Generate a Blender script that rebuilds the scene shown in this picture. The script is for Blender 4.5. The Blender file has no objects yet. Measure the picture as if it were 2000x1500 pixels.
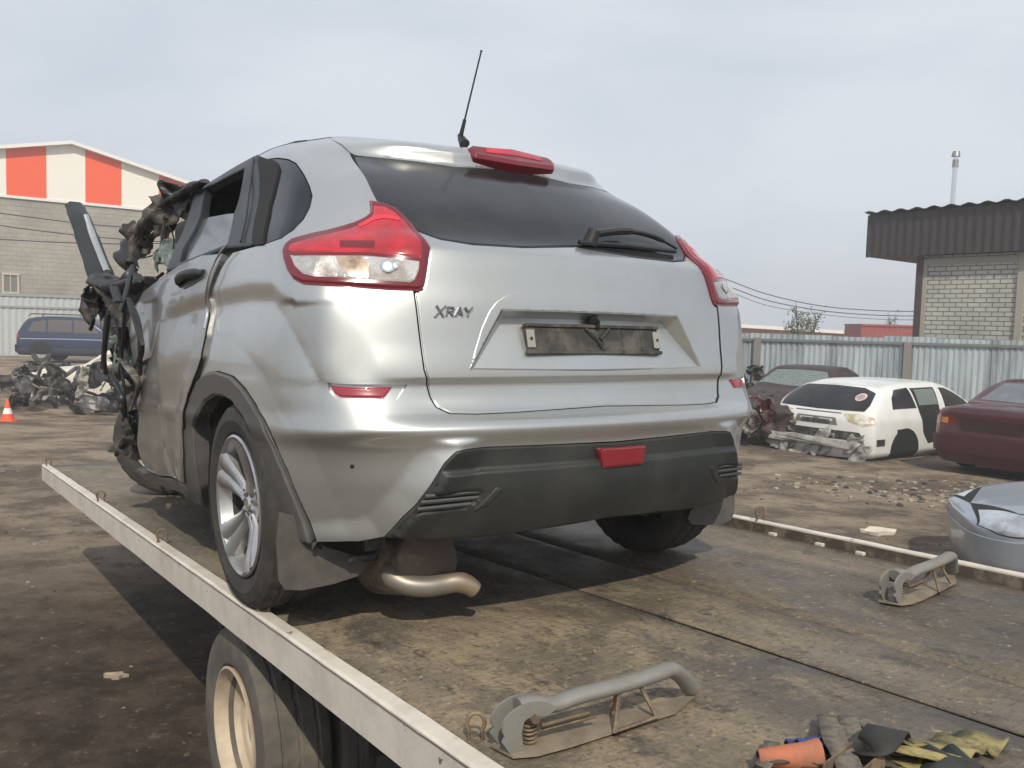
import bpy, bmesh, math, random
import numpy as np
from mathutils import Vector, Matrix, noise
from mathutils.geometry import delaunay_2d_cdt, barycentric_transform
from mathutils.bvhtree import BVHTree

random.seed(7)
SC = bpy.context.scene
COL = SC.collection

# ------------------------------------------------------------------ camera
FPX = 1686.98            # focal length in pixels of the 2000 px wide photograph
CAMH = 1.95
cam_d = bpy.data.cameras.new('camera')
cam = bpy.data.objects.new('camera', cam_d); COL.objects.link(cam)
cam_d.sensor_width = 36.0
cam_d.lens = 36.0 * FPX / 2000.0
cam_d.clip_start = 0.05; cam_d.clip_end = 2000
SC.camera = cam

def rot_cam(a, b, c):    # x right, y forward, z up
    return (Matrix.Rotation(a, 3, 'Z') @ Matrix.Rotation(b, 3, 'X') @ Matrix.Rotation(c, 3, 'Y'))
RW = rot_cam(0.0, -math.atan(118 / FPX), -0.029)
TW = Matrix.Translation((0, 0, CAMH)) @ RW.to_4x4()
cam.matrix_world = TW @ Matrix.Rotation(math.radians(90), 4, 'X')
# the lorry deck and the car on it share one (slightly tilted) frame:
# x right of the car, y forward, z up from the deck, rear bumper at y = 0
TC = Matrix.Translation((-1.64618, -1.86296, 0.75383)) @ rot_cam(-0.600822, -0.0285794, 0.0018264).to_4x4()
M_CAR = TW @ TC.inverted()

# ------------------------------------------------------------------ sky and sun
sun_car = Vector((0.50, 1.05, -1.0)).normalized()      # travel direction of the light
sun_dir = (M_CAR.to_3x3() @ sun_car).normalized()
to_sun = -sun_dir
sun_elev = math.asin(to_sun.z); sun_az = math.atan2(to_sun.x, to_sun.y)
sl = bpy.data.lights.new('sun', 'SUN'); sl.energy = 3.1; sl.angle = math.radians(0.7); sl.color = (1.0, 0.93, 0.79)
so = bpy.data.objects.new('sun', sl); COL.objects.link(so)
so.rotation_euler = sun_dir.to_track_quat('-Z', 'Y').to_euler(); so.location = (0, -10, 30)

w = bpy.data.worlds.new('World'); SC.world = w; w.use_nodes = True
nt = w.node_tree; nt.nodes.clear()
def N(t, **k):
    n = nt.nodes.new(t)
    for a, b in k.items(): setattr(n, a, b)
    return n
out = N('ShaderNodeOutputWorld'); bg = N('ShaderNodeBackground'); bg2 = N('ShaderNodeBackground'); mixs = N('ShaderNodeMixShader')
sky = N('ShaderNodeTexSky'); sky.sky_type = 'NISHITA'; sky.sun_disc = False
sky.sun_elevation = sun_elev; sky.sun_rotation = sun_az; sky.air_density = 1.0; sky.dust_density = 3.0
tc = N('ShaderNodeTexCoord'); mp = N('ShaderNodeMapping'); mp.inputs['Scale'].default_value = (1.0, 1.0, 3.2)
no = N('ShaderNodeTexNoise'); no.inputs['Scale'].default_value = 1.7; no.inputs['Detail'].default_value = 7; no.inputs['Roughness'].default_value = 0.52; no.inputs['Distortion'].default_value = .3
no2 = N('ShaderNodeTexNoise'); no2.inputs['Scale'].default_value = 0.9; no2.inputs['Detail'].default_value = 2
addn = N('ShaderNodeMath', operation='MULTIPLY_ADD'); addn.inputs[1].default_value = 0.6
cr = N('ShaderNodeValToRGB')
cr.color_ramp.elements[0].position = 0.56; cr.color_ramp.elements[0].color = (0.42, 0.482, 0.59, 1)
cr.color_ramp.elements[1].position = 0.98; cr.color_ramp.elements[1].color = (0.76, 0.80, 0.86, 1)
e = cr.color_ramp.elements.new(0.76); e.color = (0.62, 0.675, 0.76, 1)
L = nt.links.new
L(tc.outputs['Generated'], mp.inputs[0]); L(mp.outputs[0], no.inputs['Vector']); L(tc.outputs['Generated'], no2.inputs['Vector'])
L(no2.outputs['Fac'], addn.inputs[0]); L(no.outputs['Fac'], addn.inputs[2]); L(addn.outputs[0], cr.inputs[0])
L(sky.outputs[0], bg.inputs[0]); bg.inputs[1].default_value = 0.07
L(cr.outputs[0], bg2.inputs[0]); bg2.inputs[1].default_value = 1.0
mixs.inputs[0].default_value = 0.88
L(bg.outputs[0], mixs.inputs[1]); L(bg2.outputs[0], mixs.inputs[2]); L(mixs.outputs[0], out.inputs[0])

SC.view_settings.view_transform = 'Standard'; SC.view_settings.look = 'None'
SC.view_settings.gamma = 1.0; SC.view_settings.exposure = 0.12
SC.render.engine = 'CYCLES'
SC.cycles.max_bounces = 8

# ------------------------------------------------------------------ rays of the photograph (frame = car or world)
CINV = {'car': TC, 'world': TW}
def ray(u, v, fr='car'):
    T = CINV[fr]
    return T.translation.copy(), (T.to_3x3() @ Vector(((u - 1000) / FPX, 1.0, -(v - 750) / FPX)))
def onP(u, v, axis, val, fr='car'):
    o, d = ray(u, v, fr); t = (val - o[axis]) / d[axis]; return o + d * t
def CX(u, v, x): return onP(u, v, 0, x)
def CY(u, v, y): return onP(u, v, 1, y)
def CZ(u, v, z=0.0): return onP(u, v, 2, z)
def G(u, v, z=0.0): return onP(u, v, 2, z, 'world')
def WY(u, v, y): return onP(u, v, 1, y, 'world')

# ------------------------------------------------------------------ materials
def mat(name, col, rough=0.6, metal=0.0, coat=0.0, coat_rough=.05, spec=0.5, dirt=None, dirt_amt=0.0, dirt_scale=6.0, bump=0.0, bump_scale=40.0, var=0.0, var_scale=8.0, alpha=1.0, transmission=0.0, two=None, two_pos=(.45, .6), rough2=None):
    m = bpy.data.materials.new(name); m.use_nodes = True
    t = m.node_tree; p = t.nodes['Principled BSDF']
    n = lambda ty: t.nodes.new(ty)
    p.inputs['Roughness'].default_value = rough; p.inputs['Metallic'].default_value = metal
    p.inputs['Coat Weight'].default_value = coat; p.inputs['Coat Roughness'].default_value = coat_rough
    p.inputs['Specular IOR Level'].default_value = spec
    p.inputs['Transmission Weight'].default_value = transmission
    p.inputs['Alpha'].default_value = alpha
    tcn = n('ShaderNodeTexCoord')
    base = n('ShaderNodeRGB'); base.outputs[0].default_value = (*col, 1); c = base.outputs[0]
    def noise_(scale, detail=6, r=.6):
        q = n('ShaderNodeTexNoise'); q.inputs['Scale'].default_value = scale; q.inputs['Detail'].default_value = detail; q.inputs['Roughness'].default_value = r
        t.links.new(tcn.outputs['Object'], q.inputs['Vector']); return q
    def mixc(fac, a, b, mode='MIX'):
        q = n('ShaderNodeMix'); q.data_type = 'RGBA'; q.blend_type = mode
        if isinstance(fac, float): q.inputs[0].default_value = fac
        else: t.links.new(fac, q.inputs[0])
        t.links.new(a, q.inputs[6]); t.links.new(b, q.inputs[7]); return q.outputs[2]
    if two is not None:
        q = noise_(var_scale, 8, .65); r = n('ShaderNodeValToRGB'); r.color_ramp.elements[0].position = two_pos[0]; r.color_ramp.elements[1].position = two_pos[1]
        t.links.new(q.outputs['Fac'], r.inputs[0]); b2 = n('ShaderNodeRGB'); b2.outputs[0].default_value = (*two, 1)
        c = mixc(r.outputs[0], c, b2.outputs[0])
    if var > 0:
        q = noise_(var_scale * 2.3, 6); r = n('ShaderNodeMapRange'); r.inputs[1].default_value = .3; r.inputs[2].default_value = .7; r.inputs[3].default_value = 1 - var; r.inputs[4].default_value = 1 + var
        t.links.new(q.outputs['Fac'], r.inputs[0]); cb = n('ShaderNodeCombineColor')
        for k in range(3): t.links.new(r.outputs[0], cb.inputs[k])
        c = mixc(1.0, c, cb.outputs[0], 'MULTIPLY')
    if dirt is not None:
        q = noise_(dirt_scale, 9, .68); r = n('ShaderNodeValToRGB'); r.color_ramp.elements[0].position = .42; r.color_ramp.elements[1].position = .72
        r.color_ramp.elements[1].color = (dirt_amt,) * 3 + (1,); r.color_ramp.elements[0].color = (dirt_amt * .12,) * 3 + (1,)
        t.links.new(q.outputs['Fac'], r.inputs[0]); b2 = n('ShaderNodeRGB'); b2.outputs[0].default_value = (*dirt, 1)
        c = mixc(r.outputs[0], c, b2.outputs[0])
        mr = n('ShaderNodeMapRange'); mr.inputs[3].default_value = rough; mr.inputs[4].default_value = min(1, rough + .45)
        t.links.new(r.outputs[0], mr.inputs[0]); t.links.new(mr.outputs[0], p.inputs['Roughness'])
    if bump > 0:
        q = noise_(bump_scale, 8, .7); b = n('ShaderNodeBump'); b.inputs['Strength'].default_value = bump; b.inputs['Distance'].default_value = .02
        t.links.new(q.outputs['Fac'], b.inputs['Height']); t.links.new(b.outputs[0], p.inputs['Normal'])
    t.links.new(c, p.inputs['Base Color'])
    return m

M = {}
M['silver'] = mat('silver_paint', (.545, .555, .54), rough=.35, metal=.86, coat=.75, coat_rough=.035, dirt=(.27, .24, .20), dirt_amt=.30, dirt_scale=2.0)
M['silver_dent'] = mat('silver_paint_scuffed', (.40, .395, .385), rough=.30, metal=.85, coat=.6, coat_rough=.06, dirt=(.15, .13, .115), dirt_amt=.75, dirt_scale=1.6, bump=.10, bump_scale=5)
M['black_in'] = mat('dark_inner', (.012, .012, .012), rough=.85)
M['valance'] = mat('black_textured_plastic', (.016, .018, .018), rough=.46, dirt=(.075, .072, .062), dirt_amt=.45, dirt_scale=4.0, bump=.08, bump_scale=300)
M['cladding'] = mat('grey_plastic', (.085, .082, .082), rough=.42, dirt=(.20, .18, .16), dirt_amt=.4, dirt_scale=5.0)
M['trim'] = mat('black_trim', (.014, .014, .016), rough=.38, dirt=(.07, .065, .06), dirt_amt=.3)
M['frame_grey'] = mat('window_frame_grey', (.016, .019, .022), rough=.4, dirt=(.06, .06, .06), dirt_amt=.3)
M['glass_dark'] = mat('tinted_glass', (.012, .013, .016), rough=.06, spec=.42, dirt=(.10, .095, .09), dirt_amt=.35, dirt_scale=1.4)
M['glass_quarter'] = mat('quarter_glass', (.012, .014, .018), rough=.10, spec=.16, dirt=(.05,.05,.055), dirt_amt=.3, dirt_scale=1.4)
M['glass_side'] = mat('dusty_side_glass', (.06, .07, .085), rough=.12, spec=.7, dirt=(.22, .22, .24), dirt_amt=.5, dirt_scale=1.4)
M['red_lens'] = mat('red_lens', (.42, .010, .018), rough=.13, coat=1.0, coat_rough=.03, var=.35, var_scale=7)
M['red_dark'] = mat('dark_red_lens', (.15, .008, .014), rough=.16, coat=.6, coat_rough=.03)
M['red_bright'] = mat('bright_red_lens', (.62, .02, .035), rough=.12, coat=1.0)
M['clear_lens'] = mat('clear_lens', (.62, .60, .58), rough=.12, metal=.55, coat=1.0, coat_rough=.02, two=(.42, .37, .33), var_scale=11, two_pos=(.46, .60), bump=.35, bump_scale=120)
M['reflector'] = mat('red_reflector', (.30, .03, .05), rough=.25, coat=.5)
M['fog_red'] = mat('fog_lamp_red', (.20, .008, .015), rough=.18, coat=.8)
M['rubber'] = mat('tyre_rubber', (.030, .028, .026), rough=.8, dirt=(.10, .085, .07), dirt_amt=.55, dirt_scale=9, bump=.15, bump_scale=60)
M['alloy'] = mat('alloy_silver', (.62, .62, .62), rough=.28, metal=.85, coat=.3, dirt=(.10, .085, .07), dirt_amt=.6, dirt_scale=7)
M['alloy_dark'] = mat('dark_alloy', (.05, .05, .05), rough=.6)  # dark metal of the wheel bolts and brake drums
M['rust'] = mat('rusty_muffler', (.13, .095, .075), rough=.8, metal=.1, two=(.26, .21, .16), var_scale=9, bump=.3, bump_scale=60)
M['pipe'] = mat('exhaust_pipe', (.36, .28, .20), rough=.45, metal=.6, two=(.26, .24, .21), var_scale=6)
M['chrome'] = mat('bright_metal', (.75, .75, .76), rough=.15, metal=1.0)
M['plate'] = mat('dirty_plate_frame', (.035, .032, .028), rough=.6, two=(.10, .092, .078), var_scale=13, bump=.2, bump_scale=60)
M['plate_tab'] = mat('plate_tab', (.30, .29, .265), rough=.5)
M['torn'] = mat('torn_dark_metal', (.030, .027, .025), rough=.6, metal=.2, two=(.12, .105, .09), var_scale=9, bump=.6, bump_scale=25)
M['torn_light'] = mat('torn_pale_metal', (.26, .24, .20), rough=.55, metal=.3, two=(.05, .045, .04), var_scale=10, bump=.5, bump_scale=25)
M['glass_green'] = mat('broken_glass', (.12, .15, .14), rough=.3, spec=.5, two=(.24, .28, .27), var_scale=30, bump=.8, bump_scale=60)
M['wire_red'] = mat('red_cable', (.35, .03, .02), rough=.5)
M['wire_black'] = mat('black_cable', (.02, .02, .02), rough=.6)

# ------------------------------------------------------------------ object helpers
def prop(o, label=None, cat=None, group=None, kind=None):
    if label: o['label'] = label
    if cat: o['category'] = cat
    if group: o['group'] = group
    if kind: o['kind'] = kind
    return o
def empty(name, mw=Matrix.Identity(4), **k):
    o = bpy.data.objects.new(name, None); COL.objects.link(o); o.matrix_world = mw; o.empty_display_size = .2
    return prop(o, **k)
def mesh_obj(name, verts, faces, m=None, parent=None, smooth=True, **k):
    me = bpy.data.meshes.new(name); me.from_pydata([tuple(v) for v in verts], [], faces); me.update()
    o = bpy.data.objects.new(name, me); COL.objects.link(o)
    if parent: o.parent = parent
    if m: me.materials.append(m)
    if smooth: me.polygons.foreach_set('use_smooth', [True] * len(me.polygons))
    return prop(o, **k)
def bm_obj(name, bm, m=None, parent=None, smooth=False, bevel=0, auto=None, **k):
    bmesh.ops.recalc_face_normals(bm, faces=bm.faces)
    me = bpy.data.meshes.new(name); bm.to_mesh(me); bm.free()
    o = bpy.data.objects.new(name, me); COL.objects.link(o)
    if parent: o.parent = parent
    if m: me.materials.append(m)
    if smooth:
        me.polygons.foreach_set('use_smooth', [True] * len(me.polygons))
        try: me.set_sharp_from_angle(angle=math.radians(auto or 38))
        except Exception: pass
    if bevel:
        b = o.modifiers.new('bevel', 'BEVEL'); b.width = bevel; b.segments = 2; b.limit_method = 'ANGLE'
    return prop(o, **k)
def box(bm, lo, hi, T=None):
    vs = [bm.verts.new((x, y, z)) for x in (lo[0], hi[0]) for y in (lo[1], hi[1]) for z in (lo[2], hi[2])]
    for f in ((0, 1, 3, 2), (4, 6, 7, 5), (0, 4, 5, 1), (2, 3, 7, 6), (0, 2, 6, 4), (1, 5, 7, 3)): bm.faces.new([vs[i] for i in f])
    if T is not None:
        for v in vs: v.co = T @ v.co
    return vs
def tube(bm, pts, r, n=10, cap=True, flat=1.0):
    pts = [Vector(p) for p in pts]; rs = r if isinstance(r, (list, tuple)) else [r] * len(pts)
    rings = []; up = None
    for i, p in enumerate(pts):
        d = (pts[min(i + 1, len(pts) - 1)] - pts[max(i - 1, 0)]).normalized()
        if up is None:
            up = Vector((0, 0, 1)) if abs(d.z) < .9 else Vector((1, 0, 0))
        a = d.cross(up).normalized(); b = a.cross(d).normalized(); up = b
        rings.append([bm.verts.new(p + (a * math.cos(2 * math.pi * k / n) + b * flat * math.sin(2 * math.pi * k / n)) * rs[i]) for k in range(n)])
    for A, B in zip(rings, rings[1:]):
        for k in range(n): bm.faces.new((A[k], A[(k + 1) % n], B[(k + 1) % n], B[k]))
    if cap:
        bm.faces.new(rings[0][::-1]); bm.faces.new(rings[-1])
def smooth_path(pts, n=6, closed=False):
    pts = [np.array(p, float) for p in pts]; L_ = len(pts); outp = []
    rng = range(L_ if closed else L_ - 1)
    for i in rng:
        g = (lambda k: pts[k % L_]) if closed else (lambda k: pts[min(max(k, 0), L_ - 1)])
        p0, p1, p2, p3 = g(i - 1), g(i), g(i + 1), g(i + 2)
        for s in range(n):
            t = s / n
            outp.append(.5 * (2 * p1 + (p2 - p0) * t + (2 * p0 - 5 * p1 + 4 * p2 - p3) * t * t + (3 * p1 - p0 - 3 * p2 + p3) * t ** 3))
    if not closed: outp.append(pts[-1])
    return outp
def lathe(bm, prof, n=40, T=None, axis='X'):
    """prof: (axial, radius); revolve about X"""
    rings = []
    for a, r in prof:
        ring = []
        for k in range(n):
            th = 2 * math.pi * k / n
            v = Vector((a, r * math.cos(th), r * math.sin(th)))
            if T is not None: v = T @ v
            ring.append(bm.verts.new(v))
        rings.append(ring)
    for A, B in zip(rings, rings[1:]):
        for k in range(n): bm.faces.new((A[k], A[(k + 1) % n], B[(k + 1) % n], B[k]))
    return rings
def copy_tree(o, parent=None):
    c = o.copy(); COL.objects.link(c)
    if parent: c.parent = parent
    for ch in [x for x in COL.objects if x.parent == o]: copy_tree(ch, c)
    return c

# ------------------------------------------------------------------ interpolating surface with a (t, v) parameter plane in metres
def pchip(x, Y, xn):
    """x (n,), Y (n, k) -> (m, k)"""
    h = np.diff(x)[:, None]; d = np.diff(Y, axis=0) / h; m = np.zeros_like(Y)
    w1 = 2 * h[1:] + h[:-1]; w2 = h[1:] + 2 * h[:-1]
    with np.errstate(divide='ignore', invalid='ignore'):
        mm = (w1 + w2) / (w1 / d[:-1] + w2 / d[1:])
    m[1:-1] = np.where(d[:-1] * d[1:] > 0, mm, 0); m[0] = d[0]; m[-1] = d[-1]
    i = np.clip(np.searchsorted(x, xn, side='right') - 1, 0, len(x) - 2)
    s = ((xn - x[i]) / h[i, 0])[:, None]; hh = h[i]
    return ((2 * s**3 - 3 * s**2 + 1) * Y[i] + (s**3 - 2 * s**2 + s) * hh * m[i] + (-2 * s**3 + 3 * s**2) * Y[i + 1] + (s**3 - s**2) * hh * m[i + 1])
def pdist(P, poly, closed=True):
    A = np.asarray(poly, float); B = np.roll(A, -1, axis=0)
    if not closed: A = A[:-1]; B = B[:-1]
    best = np.full(len(P), 1e9)
    for a, b in zip(A, B):
        ab = b - a; L2 = max(ab @ ab, 1e-12)
        s = np.clip(((P - a) @ ab) / L2, 0, 1)
        q = a + s[:, None] * ab
        best = np.minimum(best, ((P - q) ** 2).sum(1))
    return np.sqrt(best)
def pin(P, poly):
    A = np.asarray(poly, float); B = np.roll(A, -1, axis=0); ins = np.zeros(len(P), bool)
    for a, b in zip(A, B):
        if a[1] == b[1]: continue
        c = ((a[1] > P[:, 1]) != (b[1] > P[:, 1])) & (P[:, 0] < (b[0] - a[0]) * (P[:, 1] - a[1]) / (b[1] - a[1]) + a[0])
        ins ^= c
    return ins
class Surf:
    def __init__(s, ctrl, step=.005):
        C_ = np.array(ctrl, float); ni, nj, _ = C_.shape
        dt = np.linalg.norm(np.diff(C_, axis=1), axis=2).max(0) * .5 + np.linalg.norm(np.diff(C_, axis=1), axis=2).mean(0) * .5
        dv = np.linalg.norm(np.diff(C_, axis=0), axis=2).mean(1)
        s.ts = np.concatenate([[0], np.cumsum(dt)]); s.vs = np.concatenate([[0], np.cumsum(dv)])
        s.T = s.ts[-1]; s.V = s.vs[-1]; s.nt = int(s.T / step) + 1; s.nv = int(s.V / step) + 1
        s.tg = np.linspace(0, s.T, s.nt); s.vg = np.linspace(0, s.V, s.nv)
        A = np.stack([pchip(s.ts, C_[i], s.tg) for i in range(ni)])            # ni, nt, 3
        s.G = pchip(s.vs, A.reshape(ni, -1), s.vg).reshape(s.nv, s.nt, 3)
        s.normals(); s.bvh()
    def normals(s):
        gv = np.gradient(s.G, axis=0); gt = np.gradient(s.G, axis=1)
        n = np.cross(gt, gv); n /= np.linalg.norm(n, axis=2)[..., None] + 1e-12
        s.Nn = n
    def flip(s): s.Nn = -s.Nn
    def bvh(s, k=4):
        ii = sorted(set(list(range(0, s.nv, k)) + [s.nv - 1])); jj = sorted(set(list(range(0, s.nt, k)) + [s.nt - 1]))
        V = [Vector(s.G[i, j]) for i in ii for j in jj]; s.par = [Vector((s.tg[j], s.vg[i], 0)) for i in ii for j in jj]
        F = []; w_ = len(jj)
        for a in range(len(ii) - 1):
            for b in range(w_ - 1):
                q = a * w_ + b; F += [(q, q + 1, q + w_ + 1), (q, q + w_ + 1, q + w_)]
        s.bV = V; s.bF = F; s.tree = BVHTree.FromPolygons(V, F)
    def _par(s, loc, idx):
        f = s.bF[idx]; q = barycentric_transform(loc, *[s.bV[k] for k in f], *[s.par[k] for k in f]); return (q.x, q.y)
    def px(s, u, v):
        o, d = ray(u, v); h = s.tree.ray_cast(o, d.normalized())
        if h[0] is None:
            # nearest approach: march along the ray
            best = None
            for k in range(60):
                p = o + d * (1.5 + k * .06); q = s.tree.find_nearest(p)
                if best is None or q[3] < best[1][3]: best = (p, q)
            return s._par(best[1][0], best[1][2])
        return s._par(h[0], h[2])
    def near(s, p):
        q = s.tree.find_nearest(Vector(p)); return s._par(q[0], q[2])
    def ev(s, P, A=None):
        P = np.asarray(P, float); t = P[:, 0].copy(); fl = t > s.T; t = np.where(fl, 2 * s.T - t, t)
        a = np.clip(t / s.T * (s.nt - 1), 0, s.nt - 1.0001); b = np.clip(P[:, 1] / s.V * (s.nv - 1), 0, s.nv - 1.0001)
        j = a.astype(int); i = b.astype(int); fa = (a - j)[:, None]; fb = (b - i)[:, None]
        def bl(X): return X[i, j] * (1 - fa) * (1 - fb) + X[i, j + 1] * fa * (1 - fb) + X[i + 1, j] * (1 - fa) * fb + X[i + 1, j + 1] * fa * fb
        p = bl(s.G); n = bl(s.Nn); n /= np.linalg.norm(n, axis=1)[:, None] + 1e-12
        p[fl, 0] *= -1; n[fl, 0] *= -1
        return p, n
    def add(s, D):
        s.G = s.G + s.Nn * D[..., None]
    def grid(s):
        tt, vv = np.meshgrid(s.tg, s.vg); return np.stack([tt.ravel(), vv.ravel()], 1)

def dens(poly, sp, closed=True):
    out_ = []; n = len(poly)
    for i in range(n if closed else n - 1):
        a = np.array(poly[i], float); b = np.array(poly[(i + 1) % n], float); k = max(1, int(np.ceil(np.linalg.norm(b - a) / sp)))
        for q in range(k): out_.append(a + (b - a) * q / k)
    if not closed: out_.append(np.array(poly[-1], float))
    return np.array(out_)
def inset(poly, d):
    P = np.array(poly, float); A = np.roll(P, 1, 0); B = np.roll(P, -1, 0)
    e1 = P - A; e2 = B - P
    e1 /= np.linalg.norm(e1, axis=1)[:, None] + 1e-9; e2 /= np.linalg.norm(e2, axis=1)[:, None] + 1e-9
    n = np.stack([-(e1 + e2)[:, 1], (e1 + e2)[:, 0]], 1); n /= np.linalg.norm(n, axis=1)[:, None] + 1e-9
    area = .5 * np.sum(P[:, 0] * B[:, 1] - B[:, 0] * P[:, 1])
    return P + n * d * (1 if area > 0 else -1)
def patch(S, name, poly, m, parent, off=0.0, sp=.014, rim=.006, drop=.004, thick=.012, holes=(), mirror=False, gap=.0018, ymat=None, cons=(), hgt=None, **k):
    poly = np.array(poly, float)
    if gap: poly = inset(poly, gap)
    bp = dens(poly, sp * .8); loops = [bp] + [dens(h, sp * .8) for h in holes]
    lo = bp.min(0); hi = bp.max(0)
    gx, gy = np.meshgrid(np.arange(lo[0] + sp / 2, hi[0], sp), np.arange(lo[1] + sp / 2, hi[1], sp)); g = np.stack([gx.ravel(), gy.ravel()], 1)
    g = g[pin(g, bp)]
    extra = []
    if rim:
        for lp in loops:
            for q_ in ([inset(lp, rim * .5), inset(lp, rim)] if lp is bp else [inset(lp, -rim * .5), inset(lp, -rim)]):
                q_ = q_[pin(q_, bp)]; q_ = q_[pdist(q_, bp) > rim * .4]
                extra.append(q_)
    keep = np.ones(len(g), bool)
    for lp in loops: keep &= pdist(g, lp) > max(sp * .55, rim * 1.35)
    for h in holes: keep &= ~pin(g, h)
    cl = [dens(c, sp * .8, closed=False) for c in cons]
    for c in cl: keep &= pdist(g, c, closed=False) > sp * .4
    g = g[keep]
    pts = []; edges = []
    for lp in loops:
        b0 = len(pts); pts += list(lp); n = len(lp); edges += [(b0 + i, b0 + (i + 1) % n) for i in range(n)]
    nb = len(pts)
    for c in cl:
        c = c[pin(c, bp)]; b0 = len(pts); pts += list(c); edges += [(b0 + i, b0 + i + 1) for i in range(len(c) - 1)]
    for q_ in extra: pts += list(q_)
    pts += list(g)
    r = delaunay_2d_cdt([Vector(p) for p in pts], edges, [], 0, 1e-6)
    V2 = np.array([tuple(v) for v in r[0]]); F = r[2]
    cen = np.array([V2[list(f)].mean(0) for f in F]); ok = pin(cen, bp)
    for lp in loops[1:]: ok &= ~pin(cen, lp)
    F = [tuple(f) for f, q in zip(F, ok) if q]
    used = sorted({i for f in F for i in f}); rem = {a: b for b, a in enumerate(used)}; V2 = V2[used]; F = [tuple(rem[i] for i in f) for f in F]
    P, Nn = S.ev(V2); d = pdist(V2, bp)
    for lp in loops[1:]: d = np.minimum(d, pdist(V2, lp))
    o_ = np.full(len(V2), off, float)
    if hgt is not None: o_ += hgt(V2, d)
    Nv = Nn.copy()
    if rim:
        q = np.clip(1 - d / rim, 0, 1); o_ -= drop * q ** 2
        # tilt normals outward close to the rim
        e = 2e-3
        gx_ = np.zeros_like(V2)
        def dd(Q):
            z = pdist(Q, bp)
            for lp in loops[1:]: z = np.minimum(z, pdist(Q, lp))
            return z
        sel = q > 0
        if sel.any():
            Q = V2[sel]; gx_[sel, 0] = (dd(Q + [e, 0]) - dd(Q - [e, 0])) / (2 * e); gx_[sel, 1] = (dd(Q + [0, e]) - dd(Q - [0, e])) / (2 * e)
            Pa, _ = S.ev(V2 + [e, 0]); Pb, _ = S.ev(V2 + [0, e]); ta = (Pa - P) / e; tb = (Pb - P) / e
            Nv -= (ta * gx_[:, :1] + tb * gx_[:, 1:]) * (2 * drop / rim * q)[:, None]
            Nv /= np.linalg.norm(Nv, axis=1)[:, None] + 1e-9
    if hgt is not None:
        e = 1.2e-3
        def pos(Q):
            p_, n_ = S.ev(Q); z = pdist(Q, bp)
            for lp in loops[1:]: z = np.minimum(z, pdist(Q, lp))
            return p_ + n_ * (off + hgt(Q, z))[:, None]
        ta = pos(V2 + [e, 0]) - pos(V2 - [e, 0]); tb = pos(V2 + [0, e]) - pos(V2 - [0, e]); cn_ = np.cross(ta, tb); cn_ /= np.linalg.norm(cn_, axis=1)[:, None] + 1e-12
        cn_ *= np.sign((cn_ * Nn).sum(1))[:, None]; inn = d > max(rim, 1e-3); Nv[inn] = cn_[inn]
    P = P + Nn * o_[:, None]
    # boundary skirt
    cnt = {}
    for f in F:
        for a, b in zip(f, f[1:] + f[:1]): cnt[(min(a, b), max(a, b))] = cnt.get((min(a, b), max(a, b)), 0) + 1
    be = [(a, b) for f in F for a, b in zip(f, f[1:] + f[:1]) if cnt[(min(a, b), max(a, b))] == 1]
    # orientation check: triangle normal vs surface normal
    i0, i1, i2 = F[len(F) // 2][:3]; fl = np.dot(np.cross(P[i1] - P[i0], P[i2] - P[i0]), Nn[i0]) < 0
    if fl: F = [f[::-1] for f in F]; be = [(b, a) for a, b in be]
    V = [tuple(p) for p in P]; nrm = [tuple(n) for n in Nv]
    bv = sorted({i for e_ in be for i in e_}); A = {}; B = {}
    for i in bv:
        A[i] = len(V); V.append(tuple(P[i])); nrm.append(None)
    for i in bv:
        B[i] = len(V); V.append(tuple(P[i] - Nn[i] * thick)); nrm.append(None)
    F2 = F + [(B[a], B[b], A[b], A[a]) for a, b in be]
    outs = []
    for mi in ([False, True] if mirror else [False]):
        vv = [(-x, y, z) for x, y, z in V] if mi else V
        ff = [tuple(reversed(f)) for f in F2] if mi else F2
        o = mesh_obj(name, vv, ff, m, parent, **k)
        me = o.data
        vn = [Vector(v.normal) for v in me.vertices]
        cn = [((-n[0], n[1], n[2]) if mi else n) if n is not None else tuple(vn[i]) for i, n in enumerate(nrm)]
        me.normals_split_custom_set_from_vertices(cn)
        outs.append(o)
    return outs if mirror else outs[0]
# ================================================================== the silver hatchback on the deck
car = empty('wrecked_hatchback', M_CAR, label='silver hatchback with smashed front and missing number plate, standing on the flatbed deck', cat='car')
FR = [1.0, .72, .5, .33, .2, .09]
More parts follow.
